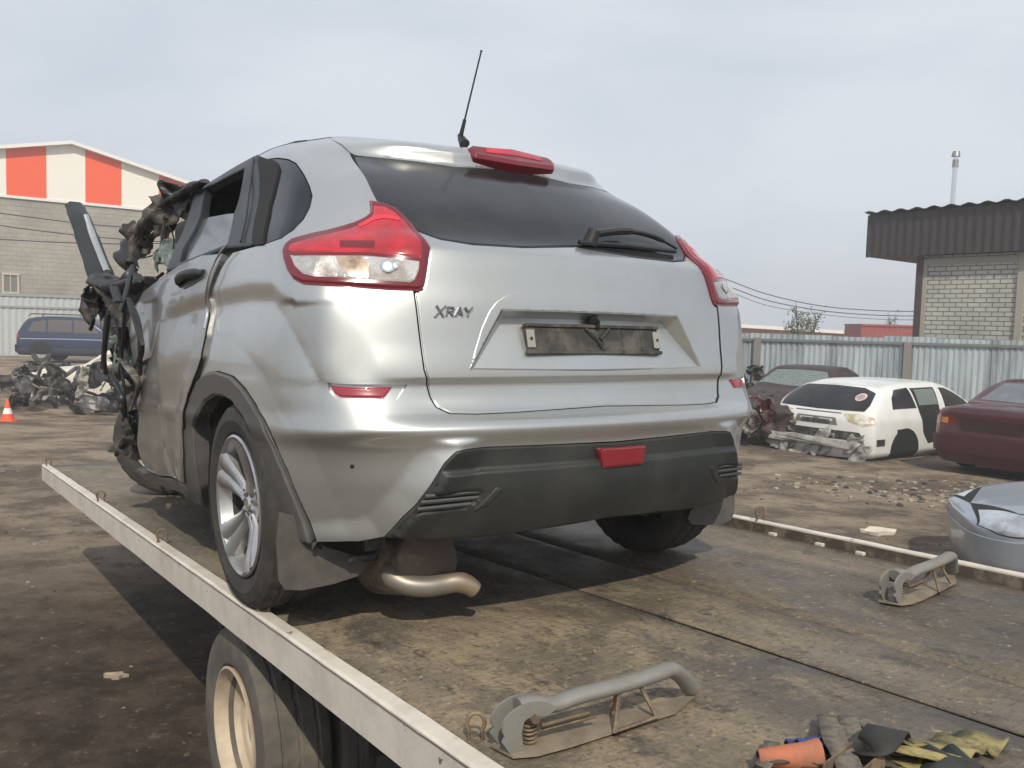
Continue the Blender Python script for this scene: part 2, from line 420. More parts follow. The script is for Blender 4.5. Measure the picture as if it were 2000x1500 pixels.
# z, half width side, corner points (x, y) x3, rear y at x = .55 .38 .19 0
ROWS = [
 (.20, .79, [(.785,.50),(.735,.36),(.65,.28)], [.225,.185,.160,.15]),
 (.30, .835, [(.828,.40),(.762,.265),(.66,.180)], [.125,.080,.056,.048]),
 (.42, .856, [(.848,.385),(.782,.248),(.672,.150)], [.082,.036,.015,.008]),
 (.52, .863, [(.857,.372),(.792,.230),(.68,.137)], [.070,.030,.012,.004]),
 (.572, .875, [(.868,.355),(.806,.203),(.694,.108)], [.052,.014,-.006,-.013]),
 (.592, .873, [(.867,.357),(.805,.207),(.693,.117)], [.068,.030,.011,.004]),
 (.615, .872, [(.867,.360),(.806,.212),(.692,.130)], [.100,.076,.064,.058]),
 (.655, .872, [(.868,.357),(.811,.219),(.691,.148)], [.122,.098,.086,.080]),
 (.688, .873, [(.868,.357),(.813,.223),(.690,.157)], [.126,.102,.090,.084]),
 (.704, .873, [(.869,.355),(.815,.222),(.69,.158)], [.116,.090,.078,.072]),
 (.80, .876, [(.871,.37),(.812,.235),(.69,.172)], [.128,.098,.084,.078]),
 (.90, .868, [(.862,.38),(.803,.248),(.69,.188)], [.140,.108,.092,.086]),
 (.945, .862, [(.855,.385),(.797,.262),(.69,.20)], [.150,.118,.102,.096]),
 (1.05, .842, [(.832,.45),(.772,.325),(.665,.245)], [.178,.150,.136,.130]),
 (1.10, .822, [(.81,.50),(.748,.385),(.642,.300)], [.240,.220,.208,.203]),
 (1.20, .765, [(.752,.60),(.70,.50),(.625,.405)], [.345,.322,.308,.302]),
 (1.30, .712, [(.70,.71),(.655,.61),(.59,.53)], [.480,.448,.428,.420]),
 (1.385, .675, [(.658,.83),(.612,.74),(.565,.675)], [.635,.575,.540,.528]),
 (1.435, .652, [(.630,.92),(.588,.83),(.548,.755)], [.705,.63,.588,.575]),
 (1.475, .627, [(.602,1.00),(.558,.91),(.522,.84)], [.79,.73,.69,.675]),
 (1.515, .580, [(.552,1.08),(.505,1.0),(.465,.94)], [.90,.87,.845,.83]),
 (1.545, .42, [(.405,1.17),(.38,1.12),(.34,1.09)], [1.06,1.04,1.02,1.01]),
 (1.560, .0, [(.0,1.28),(.0,1.26),(.0,1.25)], [1.235,1.225,1.22,1.215]),
]
sc_ = lambda f: min(1, max(0, f - .05) * 5)
ctrl = []
for z, W_, cor, rear in ROWS:
    row = []
    y0 = cor[0][1]
    for f in FR:
        zz = z + (.012 * sc_(f) if z > 1.30 else 0)
        row.append((-W_ * (1 - .02 * max(0, f - .6)), y0 + (2.95 - y0) * f, zz))
    row += [(-x, y, z) for x, y in cor]
    sx = 1.0 if W_ >= .5 else max(W_ / .6, 0.0)
    xs = [.55, .38, .19, 0]
    if z > 1.36: xs = [cor[2][0] * q for q in (.86, .62, .32, 0)]
    elif z > 1.15: xs = [cor[2][0] * q for q in (.86, .62, .31, 0)]
    row += [(-x, y, z) for x, y in zip(xs, rear)]
    ctrl.append(row)
S = Surf(ctrl)
g = S.grid(); shp = (S.nv, S.nt)
def PX(*pts): return [S.px(*p) if len(p) == 2 else S.near(p) for p in pts]
def sstep(x): x = np.clip(x, 0, 1); return x * x * (3 - 2 * x)
tmid = S.T
def sym(half):           # half outline whose first and last point lie on the centre line
    h = [tuple(p) for p in half]; return h + [(2 * S.T - a, b) for a, b in reversed(h[1:-1])]
def mid(z, y=0.05): q = S.near((0, y, z)); return (S.T, q[1])

# ---- traced outlines
arch_in = PX((398,991),(390,950),(384,910),(381,870),(380,833),(387,808),(402,784),(420,773),(438,775),(457,786),(475,811),(490,841),(504,885),(519,921),(530,962),(545,1009),(567,1057))
arch_out = PX((376,973),(368,943),(365,890),(364,838),(366,805),(376,771),(391,742),(405,729),(427,724),(457,734),(479,756),(501,789),(519,822),(541,870),(563,918),(585,973),(614,1042),(619,1058))
xlow = PX((330,628),(380,610),(430,600),(480,592),(520,594),(545,620),(565,655),(587,695),(612,742))
recess_half = [mid(.888, .08)] + PX((980,607)) + PX((950,664),(920,721)) + [mid(.722, .08)]
black_edge = PX((891,881),(868,903),(840,948),(812,985),(785,1010),(750,1048))
bot_edge = PX((619,1058),(700,1057),(750,1048))
# ---- surface bumps
D = np.zeros(len(g))
dx = pdist(g, xlow, closed=False)
# above / below the valley line
vl = np.interp(g[:, 0], [p[0] for p in xlow[:5]], [p[1] for p in xlow[:5]])
above = g[:, 1] > vl
fade = sstep((g[:, 0] - (S.px(330,628)[0] - .25)) / .35)
D -= .021 * np.where(above, sstep(1 - dx / .075), np.clip(1 - dx / .17, 0, 1) ** 1.4) * fade
# wheel arch flare
da = pdist(g, arch_out, closed=False); D += .010 * np.clip(1 - da / .10, 0, 1) * (g[:, 1] < S.px(400,650)[1])
# recess for the number plate
rp = sym(recess_half); ins = pin(g, rp)
vb = recess_half[-1][1]; vt = recess_half[0][1]
side = np.minimum(pdist(g, [recess_half[1], recess_half[2], recess_half[3]], closed=False), 1)
depth = .050 * np.clip((g[:, 1] - vb) / (vt - vb), 0, 1) ** .75
rd = np.minimum(depth, side * .95); rd = np.where(ins, rd, 0)
# soft raised shield above the recess
arc = sym([mid(.955, .1)] + PX((1010,570),(988,576),(968,590),(955,607),(940,640),(915,725)) + [mid(.722, .08)])

# flared lip along the bumper's lower corner
lip = list(bot_edge[:-1]) + list(reversed(black_edge))
dl = pdist(g, lip, closed=False); inb = (g[:, 1] < S.near((-.6,.1,.56))[1])
D += .020 * np.clip(1 - dl / .075, 0, 1) ** 1.2 * inb
# pocket for the reflector
rf_poly = PX((636,749),(797,752),(776,781),(655,778),(642,766))

# crash dents in the door
tt = g[:, 0]; vv_ = g[:, 1]
td = S.px(330, 700)[0]
den = sstep((td + .30 - tt) / .5) * (g[:, 1] < S.near((-.85,1.5,1.0))[1])
ns = (np.sin(tt * 8 + 1.3 * np.sin(vv_ * 6) + 1) * np.sin(vv_ * 7 + 1.1 * np.sin(tt * 5)) + .14 * np.sin(tt * 21 + vv_ * 13) * np.sin(vv_ * 17 - tt * 9))
D += .011 * den * ns
S.add(D.reshape(shp)); S.normals(); S.bvh()

# ---- dark inner shell (a real body behind the panels, with open wheel arches, open windows, open front)
win_open = PX((481,327),(403,367),(393,423),(374,455),(353,519),(445,479),(462,410))
wh_open = list(arch_in) + PX((619,1100),(398,1100))
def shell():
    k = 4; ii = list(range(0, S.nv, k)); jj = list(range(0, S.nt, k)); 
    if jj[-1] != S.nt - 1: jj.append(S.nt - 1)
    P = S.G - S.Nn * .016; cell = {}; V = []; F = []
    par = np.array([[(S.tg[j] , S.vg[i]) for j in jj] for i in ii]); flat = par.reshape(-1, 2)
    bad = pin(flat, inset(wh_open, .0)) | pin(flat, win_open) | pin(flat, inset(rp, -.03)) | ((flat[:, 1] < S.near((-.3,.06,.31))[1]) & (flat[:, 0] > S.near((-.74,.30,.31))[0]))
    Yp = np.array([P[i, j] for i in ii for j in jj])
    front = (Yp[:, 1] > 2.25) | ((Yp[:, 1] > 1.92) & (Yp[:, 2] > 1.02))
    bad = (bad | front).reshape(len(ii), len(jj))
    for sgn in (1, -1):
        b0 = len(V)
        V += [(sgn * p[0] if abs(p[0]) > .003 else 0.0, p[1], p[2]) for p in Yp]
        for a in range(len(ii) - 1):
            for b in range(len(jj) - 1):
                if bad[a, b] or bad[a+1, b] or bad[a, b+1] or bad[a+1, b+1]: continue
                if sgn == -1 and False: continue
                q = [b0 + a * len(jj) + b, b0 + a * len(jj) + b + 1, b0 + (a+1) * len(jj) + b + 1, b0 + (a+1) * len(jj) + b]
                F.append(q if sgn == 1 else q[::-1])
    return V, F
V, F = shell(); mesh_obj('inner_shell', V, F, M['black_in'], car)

# ---- roof
def roof():
    v0 = S.near((-.57, 1.6, 1.48))[1]; i0 = int(v0 / S.V * (S.nv - 1)); j0 = int(S.near((-.62, 1.92, 1.42))[0] / S.T * (S.nt - 1))
    ii = list(range(i0, S.nv, 3)) + [S.nv - 1]; jj = list(range(j0, S.nt, 4)); jj = jj + ([S.nt - 1] if jj[-1] != S.nt - 1 else [])
    V = []; F = []
    for sgn in (1, -1):
        b0 = len(V)
        for i in ii:
            for j in jj: p = S.G[i, j] + S.Nn[i, j] * .001; V.append((p[0] * sgn, p[1], p[2]))
        w_ = len(jj)
        for a in range(len(ii) - 1):
            for b in range(w_ - 1):
                q = [b0 + a * w_ + b, b0 + a * w_ + b + 1, b0 + (a+1) * w_ + b + 1, b0 + (a+1) * w_ + b]; F.append(q if sgn == 1 else q[::-1])
    return V, F
V, F = roof(); o = mesh_obj('roof', V, F, M['silver'], car)

# ---- panels
light = PX((722,394),(738,397),(753,401),(772,409),(788,423),(806,442),(822,462),(838,482),(836,502),(833,524),(828,554),(823,564),(816,568),(804,567),(764,566),(716,563),(652,559),(593,555),(575,546),(562,527),(556,508),(554,492),(559,479),(572,469),(604,460),(636,453),(668,444),(692,436),(713,426),(723,418),(724,409))
roofline = [S.near((-.585, y, 1.475)) for y in (1.25, 1.05)]
qg = PX((510,479),(550,464),(571,449),(590,429),(603,405),(608,383),(603,365),(590,338),(577,319),(563,312),(542,309),(523,311))
vroof = S.near((-.585,1.3,1.48))[1]
quarter = PX((506,300)) + [(S.px(560,285)[0], vroof), (S.px(620,285)[0], vroof), (S.near((-.51,.86,1.47))[0] , vroof)] + \
    PX((683,299),(705,335),(723,367),(737,394)) + PX((722,394),(724,409),(723,418),(713,426),(692,436),(668,444),(636,453),(604,460),(572,469),(559,479),(554,492),(556,508),(562,527),(575,546),(593,555)) + \
    PX((572,600),(585,640),(604,690),(621,735)) + PX((594,790),(560,815),(528,840)) + \
    PX((519,822),(501,789),(479,756),(457,734),(427,724),(405,729),(391,742),(400,699),(408,657),(414,620),(412,585),(418,560),(432,525),(455,494),(498,482),(503,390))
qhole = inset(qg, -.006)
quarters = patch(S, 'quarter_panel', quarter, M['silver'], car, mirror=True, holes=[qhole], sp=.013, rim=0, gap=0)
TGB = [mid(.6135, .06)] + PX((1000,806),(930,809),(880,808),(852,795),(840,775),(834,750),(828,722),(816,630),(808,570))
bump_half = TGB + PX((804,567),(764,566),(716,563),(652,559),(593,555),(572,600),(585,640),(604,690),(621,735),(594,790),(560,815),(528,840)) + \
    PX((541,870),(563,918),(585,973),(614,1042),(619,1058),(700,1057),(750,1048),(785,1010),(812,985),(840,948),(868,903),(891,881)) + PX((910,877),(962,872)) + [mid(.520, .02)]
bumper = patch(S, 'rear_bumper', sym(bump_half), M['silver'], car, sp=.012, thick=.02, rim=0, gap=0, holes=[rf_poly, [(2 * S.T - a, b) for a, b in reversed(rf_poly)]])
tg_half = TGB + PX((817,568),(824,564),(828,554),(833,524),(836,502),(838,482),(822,462),(814,449),(860,466),(920,476),(1020,482)) + [mid(1.097, .2)]
rec_loop = rp + [rp[0]]
tailgate = patch(S, 'tailgate', sym(tg_half), M['silver'], car, sp=.012, thick=.015, holes=[rp], gap=.0032, rim=.005, drop=.004)
patch(S, 'plate_surround', arc, M['silver'], tailgate, off=.0020, sp=.012, thick=.006, rim=.004, drop=.0025, gap=0, holes=[inset(rp, -.0015)])
def seam_tube(name, par_pts, r, m, parent, off=-.0008):
    P_, N_ = S.ev(dens(par_pts, .02, closed=False)); bm = bmesh.new(); tube(bm, [Vector(p + n * off) for p, n in zip(P_, N_)], r, 6); return bm_obj(name, bm, m, parent, smooth=True)
M['gap'] = mat('seam_shadow', (.008,.008,.008), rough=.95)
low_ = list(reversed(TGB)); seam_tube('tailgate_seam_shade', low_ + [(2 * S.T - a, b) for a, b in reversed(low_[:-1])], .0024, M['gap'], tailgate)  # black tube painting the shade in the gap around the tailgate
# the recess: sloping floor, side walls and a deep overhang at the top
def recess():
    n_ = 14; V = []; F = []
    T0, B0 = rp_tl, rp_bl
    rows = []
    for k in range(n_ + 1):
        f = k / n_; 
        def edge(P, z):       # along the outer loop, constant height, from left corner to right corner
            return (P[0] + (2 * S.T - 2 * P[0]) * f, z)
        t_, tn = S.ev([edge(T0, T0[1] + (vt - T0[1]) * math.sin(math.pi * f))]); b_, bn = S.ev([edge(B0, B0[1] + (vb - B0[1]) * math.sin(math.pi * f))])
        rows.append((t_[0] + tn[0] * .0025, b_[0] + bn[0] * .0005))
    OT = [r[0] for r in rows]; OB = [r[1] for r in rows]
    cT = [np.array([p[0] * .905, p[1] + .043, p[2] - .018]) for p in OT]; cB = [np.array([p[0] * .975, p[1] + .004, p[2] + .003]) for p in OB]
    def strip(A, B, m_=6):
        b0 = len(V)
        for i in range(len(A)):
            for j in range(m_ + 1): V.append(tuple(np.array(A[i]) * (1 - j / m_) + np.array(B[i]) * (j / m_)))
        for i in range(len(A) - 1):
            for j in range(m_): q = b0 + i * (m_ + 1) + j; F.append((q, q + 1, q + m_ + 2, q + m_ + 1))
    strip(cT, cB, 10); strip(OT, cT, 4); strip(cB, OB, 1)
    strip([OT[0], cT[0]], [OB[0], cB[0]], 10); strip([cT[-1], OT[-1]], [cB[-1], OB[-1]], 10)
    return mesh_obj('plate_recess', V, F, M['silver'], tailgate, smooth=False)
rp_tl, rp_bl = recess_half[1], recess_half[3]
rc_ = recess(); rc_.data.polygons.foreach_set('use_smooth', [True] * len(rc_.data.polygons)); rc_.data.set_sharp_from_angle(angle=math.radians(24))
gl_half = [mid(1.099, .2)] + PX((1020,482),(920,476),(860,466),(814,449),(806,442),(788,423),(772,409),(753,401),(738,397),(737,394),(723,367),(705,335),(692,306),(700,305)) + PX((888,325)) + [mid(1.392, .53)]
glass = patch(S, 'rear_window', sym(gl_half), M['glass_dark'], car, sp=.03, off=.0, rim=.005, drop=.003, gap=.001)
# spoiler: stands proud of the glass with an overhanging lip
sp_lo = PX((695,304),(770,312),(888,327)) + [mid(1.380, .53)]
sp_half = [mid(1.380, .53)] + list(reversed(sp_lo[:-1])) + PX((683,299)) + [(S.near((-.51,.86,1.47))[0], vroof)] + [(S.T, S.near((0,.82,1.515))[1])]
def sp_h(P, d):
    vl_ = np.interp(np.minimum(P[:, 0], 2 * S.T - P[:, 0]), [p[0] for p in sp_lo], [p[1] for p in sp_lo])
    h = P[:, 1] - vl_
    tm = np.minimum(P[:, 0], 2 * S.T - P[:, 0]) - sp_half[-3][0]
    return .030 * sstep(h / .05) * sstep((.17 - h) / .13) * (.15 + .85 * sstep(tm / .22))
spoiler = patch(S, 'roof_spoiler', sym(sp_half), M['silver'], car, sp=.012, rim=.003, drop=.001, thick=.02, hgt=sp_h, off=.002)
# valance
M['slat'] = mat('grille_slat', (.045,.048,.047), rough=.5)
val_half = [mid(.518, .02)] + PX((962,872),(910,877),(891,881),(868,903),(840,948),(812,985),(785,1010),(750,1048)) + [S.near((-.55,.15,.285)), S.near((-.35,.1,.287)), mid(.290, .05)]
vent = PX((835,962),(939,953),(925,975),(900,989),(813,995))
def val_h(P, d):
    v1 = S.near((0,.02,.475))[1]
    Pm = P.copy(); Pm[:, 0] = np.minimum(P[:, 0], 2 * S.T - P[:, 0])
    vd = pdist(Pm, vent); vi = pin(Pm, vent)
    return .004 + .020 * sstep((v1 - P[:, 1]) / .012) * sstep(d / .02) - np.where(vi, .016 * sstep(vd / .008), 0)
valance = patch(S, 'bumper_valance', sym(val_half), M['valance'], car, sp=.010, off=.0, hgt=val_h, thick=.03, cons=[sym([S.near((-.62,.1,.474)), S.near((-.3,.03,.475)), mid(.475, .02)])] if False else [])
vent_in = patch(S, 'vent_grille', PX((840,961),(941,952),(926,975),(898,989),(818,996)), M['black_in'], car, off=.010, sp=.02, rim=0, gap=0, thick=.004, mirror=True)
for (a, b) in (((830,966),(938,956)), ((822,977),(930,967)), ((814,989),(915,979))):
    pa = S.px(*a); pb = S.px(*b); P_, N_ = S.ev([pa, pb])
    for sg in (1, -1):
        bm = bmesh.new(); q = [Vector(p + n * .0165) for p, n in zip(P_, N_)]
        for v in q: v.x *= sg
        tube(bm, q, .0062, 6); bm_obj('vent_slat', bm, M['slat'], vent_in[0 if sg == 1 else 1], smooth=True)
vs_ = PX((915,985),(962,940),(985,948),(950,985),(905,1003))
patch(S, 'vent_scoop', vs_, M['valance'], car, off=.027, sp=.010, rim=.014, drop=.014, gap=0, thick=.01, mirror=True)
fog_half = [mid(.520, .01), (S.near((-.090,.01,.516))[0], S.near((-.090,.01,.516))[1]), S.near((-.076,.01,.462)), mid(.462, .01)]
patch(S, 'fog_lamp', sym([mid(.507, .01), S.near((-.087,.01,.507)), S.near((-.076,.01,.450)), mid(.450, .01)]), M['fog_red'], car, off=.034, sp=.015, thick=.02)
# side door with its window
door = PX((440,497),(432,517),(420,545),(413,580),(416,620),(409,657),(401,699),(385,742),(374,771),(366,801),(364,838),(366,885),(368,943),(335,930),(299,921),(284,905),(272,865),(275,801),(276,742),(264,700),(258,655),(262,610),(285,570),(312,550),(352,521),(400,500))
rd = patch(S, 'rear_door', door, M['silver_dent'], car, off=.012, thick=.03, mirror=False, sp=.012, rim=.008)
rdr = patch(S, 'rear_door', [(a, b) for a, b in door], M['silver_dent'], car, off=.0, thick=.03, mirror=False, sp=.03)
for v in rdr.data.vertices: v.co.x *= -1
rdr.data.flip_normals(); rdr.data.update()
# window frame (dark) with an opening
fr_o = PX((505,302),(450,325),(403,354),(388,366),(375,405),(345,480),(326,529),(350,521),(400,500),(445,484),(497,480),(500,430),(509,330))
fr_i = PX((480,329),(404,368),(393,423),(358,490),(352,514),(446,477),(458,420))
fr = patch(S, 'window_frame', fr_o, M['frame_grey'], car, off=.005, thick=.03, holes=[fr_i], sp=.015, mirror=True, gap=0)
patch(S, 'door_glass', PX((460,412),(438,414),(403,421),(374,434),(352,516),(449,480)), M['glass_side'], car, off=-.012, thick=.004, sp=.03, rim=0, mirror=True)
patch(S, 'frame_shadow_gap', PX((508,306),(524,312),(540,316),(546,330),(538,364),(528,402),(516,478),(492,481),(500,430),(508,365)), M['black_in'], car, off=.005, sp=.02, rim=0, thick=.01, gap=0, mirror=True)
patch(S, 'quarter_window', qg, M['glass_quarter'], car, off=-.002, sp=.03, rim=.004, drop=.003, thick=.01, mirror=True, gap=0)
P_, N_ = S.ev([S.px(*p) for p in ((500,312),(494,370),(487,430),(477,476))])
for sg in (1, -1):
    bm = bmesh.new(); tube(bm, [Vector(((p + n * .012)[0] * sg, (p + n * .012)[1], (p + n * .012)[2])) for p, n in zip(P_, N_)], .004, 5); bm_obj('pillar_seal', bm, M['trim'], car, smooth=True)
seam_tube('door_seam_shade', PX((415,600),(415,622),(408,659),(400,701),(384,744),(373,773),(365,803),(363,840),(365,885),(367,940)), .0035, M['gap'], rd, off=.010)  # dark tube drawn for the shade in the door's rear gap
# chrome tube imitating the bright glint on the door edge, then the handle
P_, N_ = S.ev([S.px(*p) for p in ((455,486),(437,508),(424,538),(415,575),(417,610),(412,645))])
bm = bmesh.new(); tube(bm, smooth_path([p + n * .022 for p, n in zip(P_, N_)], 5), .0035, 6); bm_obj('door_edge_glint', bm, M['chrome'], car, smooth=True)
hp, hn = S.ev([S.px(359, 560), S.px(366,549), S.px(385,541), S.px(405, 535)]); 
bm = bmesh.new(); tube(bm, smooth_path([hp[0] + hn[0] * .008, hp[1] + hn[1] * .030, hp[2] + hn[2] * .036, hp[3] + hn[3] * .012], 6), [.010] * 3 + [.016] * 13 + [.012] * 3, 10); hd = bm_obj('door_handle', bm, M['trim'], car, smooth=True)
patch(S, 'handle_cup', PX((357,563),(362,547),(385,533),(408,531),(406,545),(385,560),(368,568)), M['trim'], car, off=.0145, sp=.01, rim=.004, thick=.006)
# cladding: wheel arch band and sill
band = list(arch_out) + PX((619,1058)) + list(reversed(arch_in))[0:]
patch(S, 'wheel_arch_trim', inset(band, .0), M['cladding'], car, off=.006, sp=.012, rim=.010, drop=.009, thick=.045, mirror=True, gap=.001)
sill = PX((270,921),(299,921),(335,930),(368,943),(366,905),(380,870),(384,930),(398,990),(376,974),(345,955),(314,941),(290,932))
patch(S, 'sill', PX((262,918),(299,923),(335,932),(367,944),(375,974),(345,957),(314,943),(285,932)), M['cladding'], car, off=.010, sp=.012, thick=.05, mirror=True)
# reflector
patch(S, 'reflector_pocket', inset(rf_poly, -.002), M['silver'], bumper, off=-.012, sp=.012, rim=0, gap=0, thick=.003, mirror=True)
refl = PX((642,753),(769,755),(752,777),(662,775),(650,767))
patch(S, 'side_reflector', refl, M['reflector'], car, off=-.005, sp=.012, thick=.01, mirror=True)

# ---- tail lights: dark red housing, red upper lens, clear lower lens
def on_both(name, poly, m, par, **k):
    r = patch(S, name, poly, m, car, mirror=True, **k)
    if par is not None:
        r[0].parent = par[0]; r[1].parent = par[1]
    return r
tl = on_both('tail_light', inset(light, -.001), M['red_dark'], None, off=.012, sp=.012, rim=.012, drop=.010, thick=.03, gap=0)
red_up = PX((731,408),(752,411),(772,422),(790,440),(808,462),(824,487),(822,508),(764,503),(716,500),(652,500),(580,499),(568,494),(572,483),(604,474),(640,466),(680,455),(710,442),(730,426))
on_both('red_lens', red_up, M['red_lens'], tl, off=.0155, sp=.014, rim=.006, drop=.003, thick=.004)
on_both('clear_lens', PX((572,503),(580,504),(652,504),(716,504),(764,507),(818,513),(817,530),(809,550),(799,555),(732,552),(681,548),(620,546),(596,540),(580,524)), M['clear_lens'], tl, off=.0155, sp=.014, rim=.006, drop=.003, thick=.004)
on_both('light_bar', PX((700,447),(730,430),(752,427),(778,432),(782,441),(752,436),(732,440),(704,454)), M['red_bright'], tl, off=.017, sp=.012, rim=0, thick=.002)
on_both('lamp_shade', PX((664,478),(735,478),(733,493),(664,492)), M['red_dark'], tl, off=.0165, sp=.014, rim=.002, drop=.001, thick=.002)
on_both('reversing_lens', PX((656,506),(705,506),(722,520),(722,548),(684,546),(662,526)), mat('amber_tinted_lens', (.52,.40,.30), rough=.2, metal=.4, coat=1, two=(.30,.20,.13), var_scale=22), tl, off=.0165, sp=.014, rim=.002, drop=.001, thick=.002)
# chrome discs standing in for the bright glint on the clear lens
for (u_, v_, r_) in ((757,525,.020), (770,524,.011)):
    for sgi, par_ in ((1, tl[0]), (-1, tl[1])):
        p, n = S.ev([S.px(u_, v_)]); p = Vector(p[0] + n[0] * .0185); n = Vector(n[0]); p.x *= sgi; n.x *= sgi
        bm = bmesh.new(); bmesh.ops.create_uvsphere(bm, u_segments=14, v_segments=8, radius=r_); 
        Rm = n.to_track_quat('Z', 'Y').to_matrix().to_4x4(); 
        for v in bm.verts: v.co.z *= .15; v.co = p + (Rm @ v.co)
        bm_obj('lens_glint', bm, M['chrome'], par_, smooth=True)

# ---- high brake light on the spoiler
bl = sym([mid(1.432, .57)] + [S.near((-.150,.57,1.434)), S.near((-.168,.56,1.425)), S.near((-.174,.55,1.405)), S.near((-.160,.54,1.374))] + [mid(1.368, .52)])
bl_o = patch(S, 'high_brake_light', bl, M['red_dark'], car, off=.040, sp=.010, rim=.012, drop=.012, thick=.042)
bl2 = sym([mid(1.420, .57)] + [S.near((-.11,.565,1.420)), S.near((-.11,.55,1.398))] + [mid(1.398, .55)])
patch(S, 'led_strip', bl2, M['red_lens'], bl_o, off=.0435, sp=.012, rim=.004, drop=.002, thick=.003)

# ---- number plate frame in the recess
PC, PN = S.ev([mid(.81, .1)]); PN = Vector(PN[0]); 
z0 = .790; pc = Vector((.0, .104, .810))
up = Vector((0, .20, 1)).normalized(); rt = Vector((1, 0, 0)); nn = rt.cross(up).normalized()   # points to -y
def prect(name, x0, x1, h0, h1, d0, d1, m, parent, bev=.002):
    bm = bmesh.new(); box(bm, (x0, h0, d0), (x1, h1, d1)); 
    for v in bm.verts: v.co = pc + rt * v.co.x + up * v.co.y + nn * v.co.z
    return bm_obj(name, bm, m, parent, bevel=bev)
pf = prect('plate_frame', -.250, .250, -.034, .034, -.012, .006, M['plate'], car)
prect('frame_lip', -.252, .252, .034, .044, -.010, .012, M['plate'], pf); prect('frame_lip', -.256, .256, -.044, -.034, -.010, .012, M['plate'], pf)
for sx in (-1, 1): prect('plate_tab', *(sorted((sx * .253, sx * .226))), -.026, .026, .006, .011, M['plate_tab'], pf); prect('plate_screw', *(sorted((sx * .244, sx * .236))), -.004, .004, .011, .014, M['trim'], pf, bev=.001)
rg = random.Random(3)
for k in range(6): 
    x = -.20 + .075 * k; prect('plate_rib', x, x + .006, -.032, .032, .006, .0078, M['plate'], pf, bev=.001)
for pts_ in (((-.04,.032),(0.0,.0),(.02,-.03)), ((.05,.032),(.012,.0)), ):
    bm = bmesh.new(); tube(bm, [pc + rt * a + up * b + nn * .009 for a, b in pts_], .006, 6); bm_obj('plate_rib', bm, M['plate'], pf)
bm = bmesh.new(); tube(bm, [pc + rt * -.012 + up * .050 + nn * .02, pc + rt * -.004 + up * .072 + nn * .004], [.014, .018], 8); tube(bm, [pc + rt * .012 + up * .055 + nn * .01, pc + rt * .0 + up * .034 + nn * .02], .006, 6)
bm_obj('lock_remnant', bm, M['trim'], car, smooth=True)

# ---- model badge: raised letters
def letters(word, px_, w_total, h, m, parent):
    glyph = {'X': [[(0,0),(.9,1)],[(0.05,1),(.85,0)]], 'R': [[(0,0),(.0,1),(.7,1),(.85,.75),(.7,.5),(0,.5)],[(.4,.5),(.85,0)]], 'A': [[(0,0),(.45,1),(.9,0)],[(.2,.35),(.7,.35)]], 'Y': [[(0,1),(.45,.5),(.9,1)],[(.45,.5),(.45,0)]]}
    p, n = S.ev([S.px(*px_)]); p = Vector(p[0]); n = Vector(n[0]); r_ = Vector((1, -.12, 0)).normalized(); r_ = (r_ - n * r_.dot(n)).normalized(); u_ = r_.cross(n) * -1; u_ = n.cross(r_) if n.cross(r_).z > 0 else r_.cross(n)
    x = 0; 
    for ch, sc in zip(word, (1.25, .95, .95, .95)):
        bm = bmesh.new()
        for st in glyph[ch]:
            pts_ = [p + r_ * (x + a * h * sc * .95 + b * h * sc * .16) + u_ * (b * h * sc - (h * .12 if ch == 'X' else 0)) + n * .0015 for a, b in st]
            for A_, B_ in zip(pts_, pts_[1:]):
                d_ = (B_ - A_).normalized(); s_ = n.cross(d_) * h * .10
                vs = [bm.verts.new(q + o_ + n * z_) for z_ in (-.003, .004) for q, o_ in ((A_ - d_ * h * .05, s_), (B_ + d_ * h * .05, s_), (B_ + d_ * h * .05, -s_), (A_ - d_ * h * .05, -s_))]
                for f in ((0,1,2,3),(7,6,5,4),(0,4,5,1),(1,5,6,2),(2,6,7,3),(3,7,4,0)): bm.faces.new([vs[i] for i in f])
        bm_obj('badge_letter', bm, m, parent); x += h * sc * .95 + h * .17
letters('XRAY', (849, 617), .13, .0235, mat('badge_chrome', (.22,.22,.23), rough=.25, metal=.9), car)

p, n = S.ev([S.px(688, 911)]); bm = bmesh.new(); tube(bm, [Vector(p[0]), Vector(p[0] + n[0] * .0015)], .006, 10); bm_obj('sensor_hole', bm, M['trim'], car)
# ---- wiper
def at_s(x, y, z, off): 
    p, n = S.ev([S.near((x, y, z))]); return Vector(p[0] + n[0] * off)
wp = [S.px(1148, 462), S.px(1200, 455), S.px(1262, 470), S.px(1305, 492)]
def pxs(u_, v_, off):
    # right half of the glass: mirror ray so that the half surface can be hit
    o_, d_ = ray(u_, v_); o_.x *= -1; d_.x *= -1
    h = S.tree.ray_cast(o_, d_.normalized()); 
    if h[0] is None: h = S.tree.find_nearest(o_ + d_ * 2.9)
    p, n = S.ev([S._par(h[0], h[2])]); q = p[0] + n[0] * off; return Vector((-q[0], q[1], q[2]))
bm = bmesh.new(); tube(bm, smooth_path([pxs(1150,474,.02), pxs(1158,470,.028), pxs(1215,466,.032), pxs(1270,476,.028), pxs(1316,494,.018)], 5), [.013]*5+[.018]*6+[.012]*6+[.006]*4, 8, flat=.7)
tube(bm, [pxs(1150,478,.0), pxs(1150,470,.04)], [.024, .020], 10)
wi = bm_obj('wiper', bm, M['trim'], car, smooth=True)
bm = bmesh.new(); tube(bm, [pxs(1128,480,.012), pxs(1220,486,.012), pxs(1315,497,.012)], .008, 6); bm_obj('wiper_blade', bm, M['trim'], wi, smooth=True)

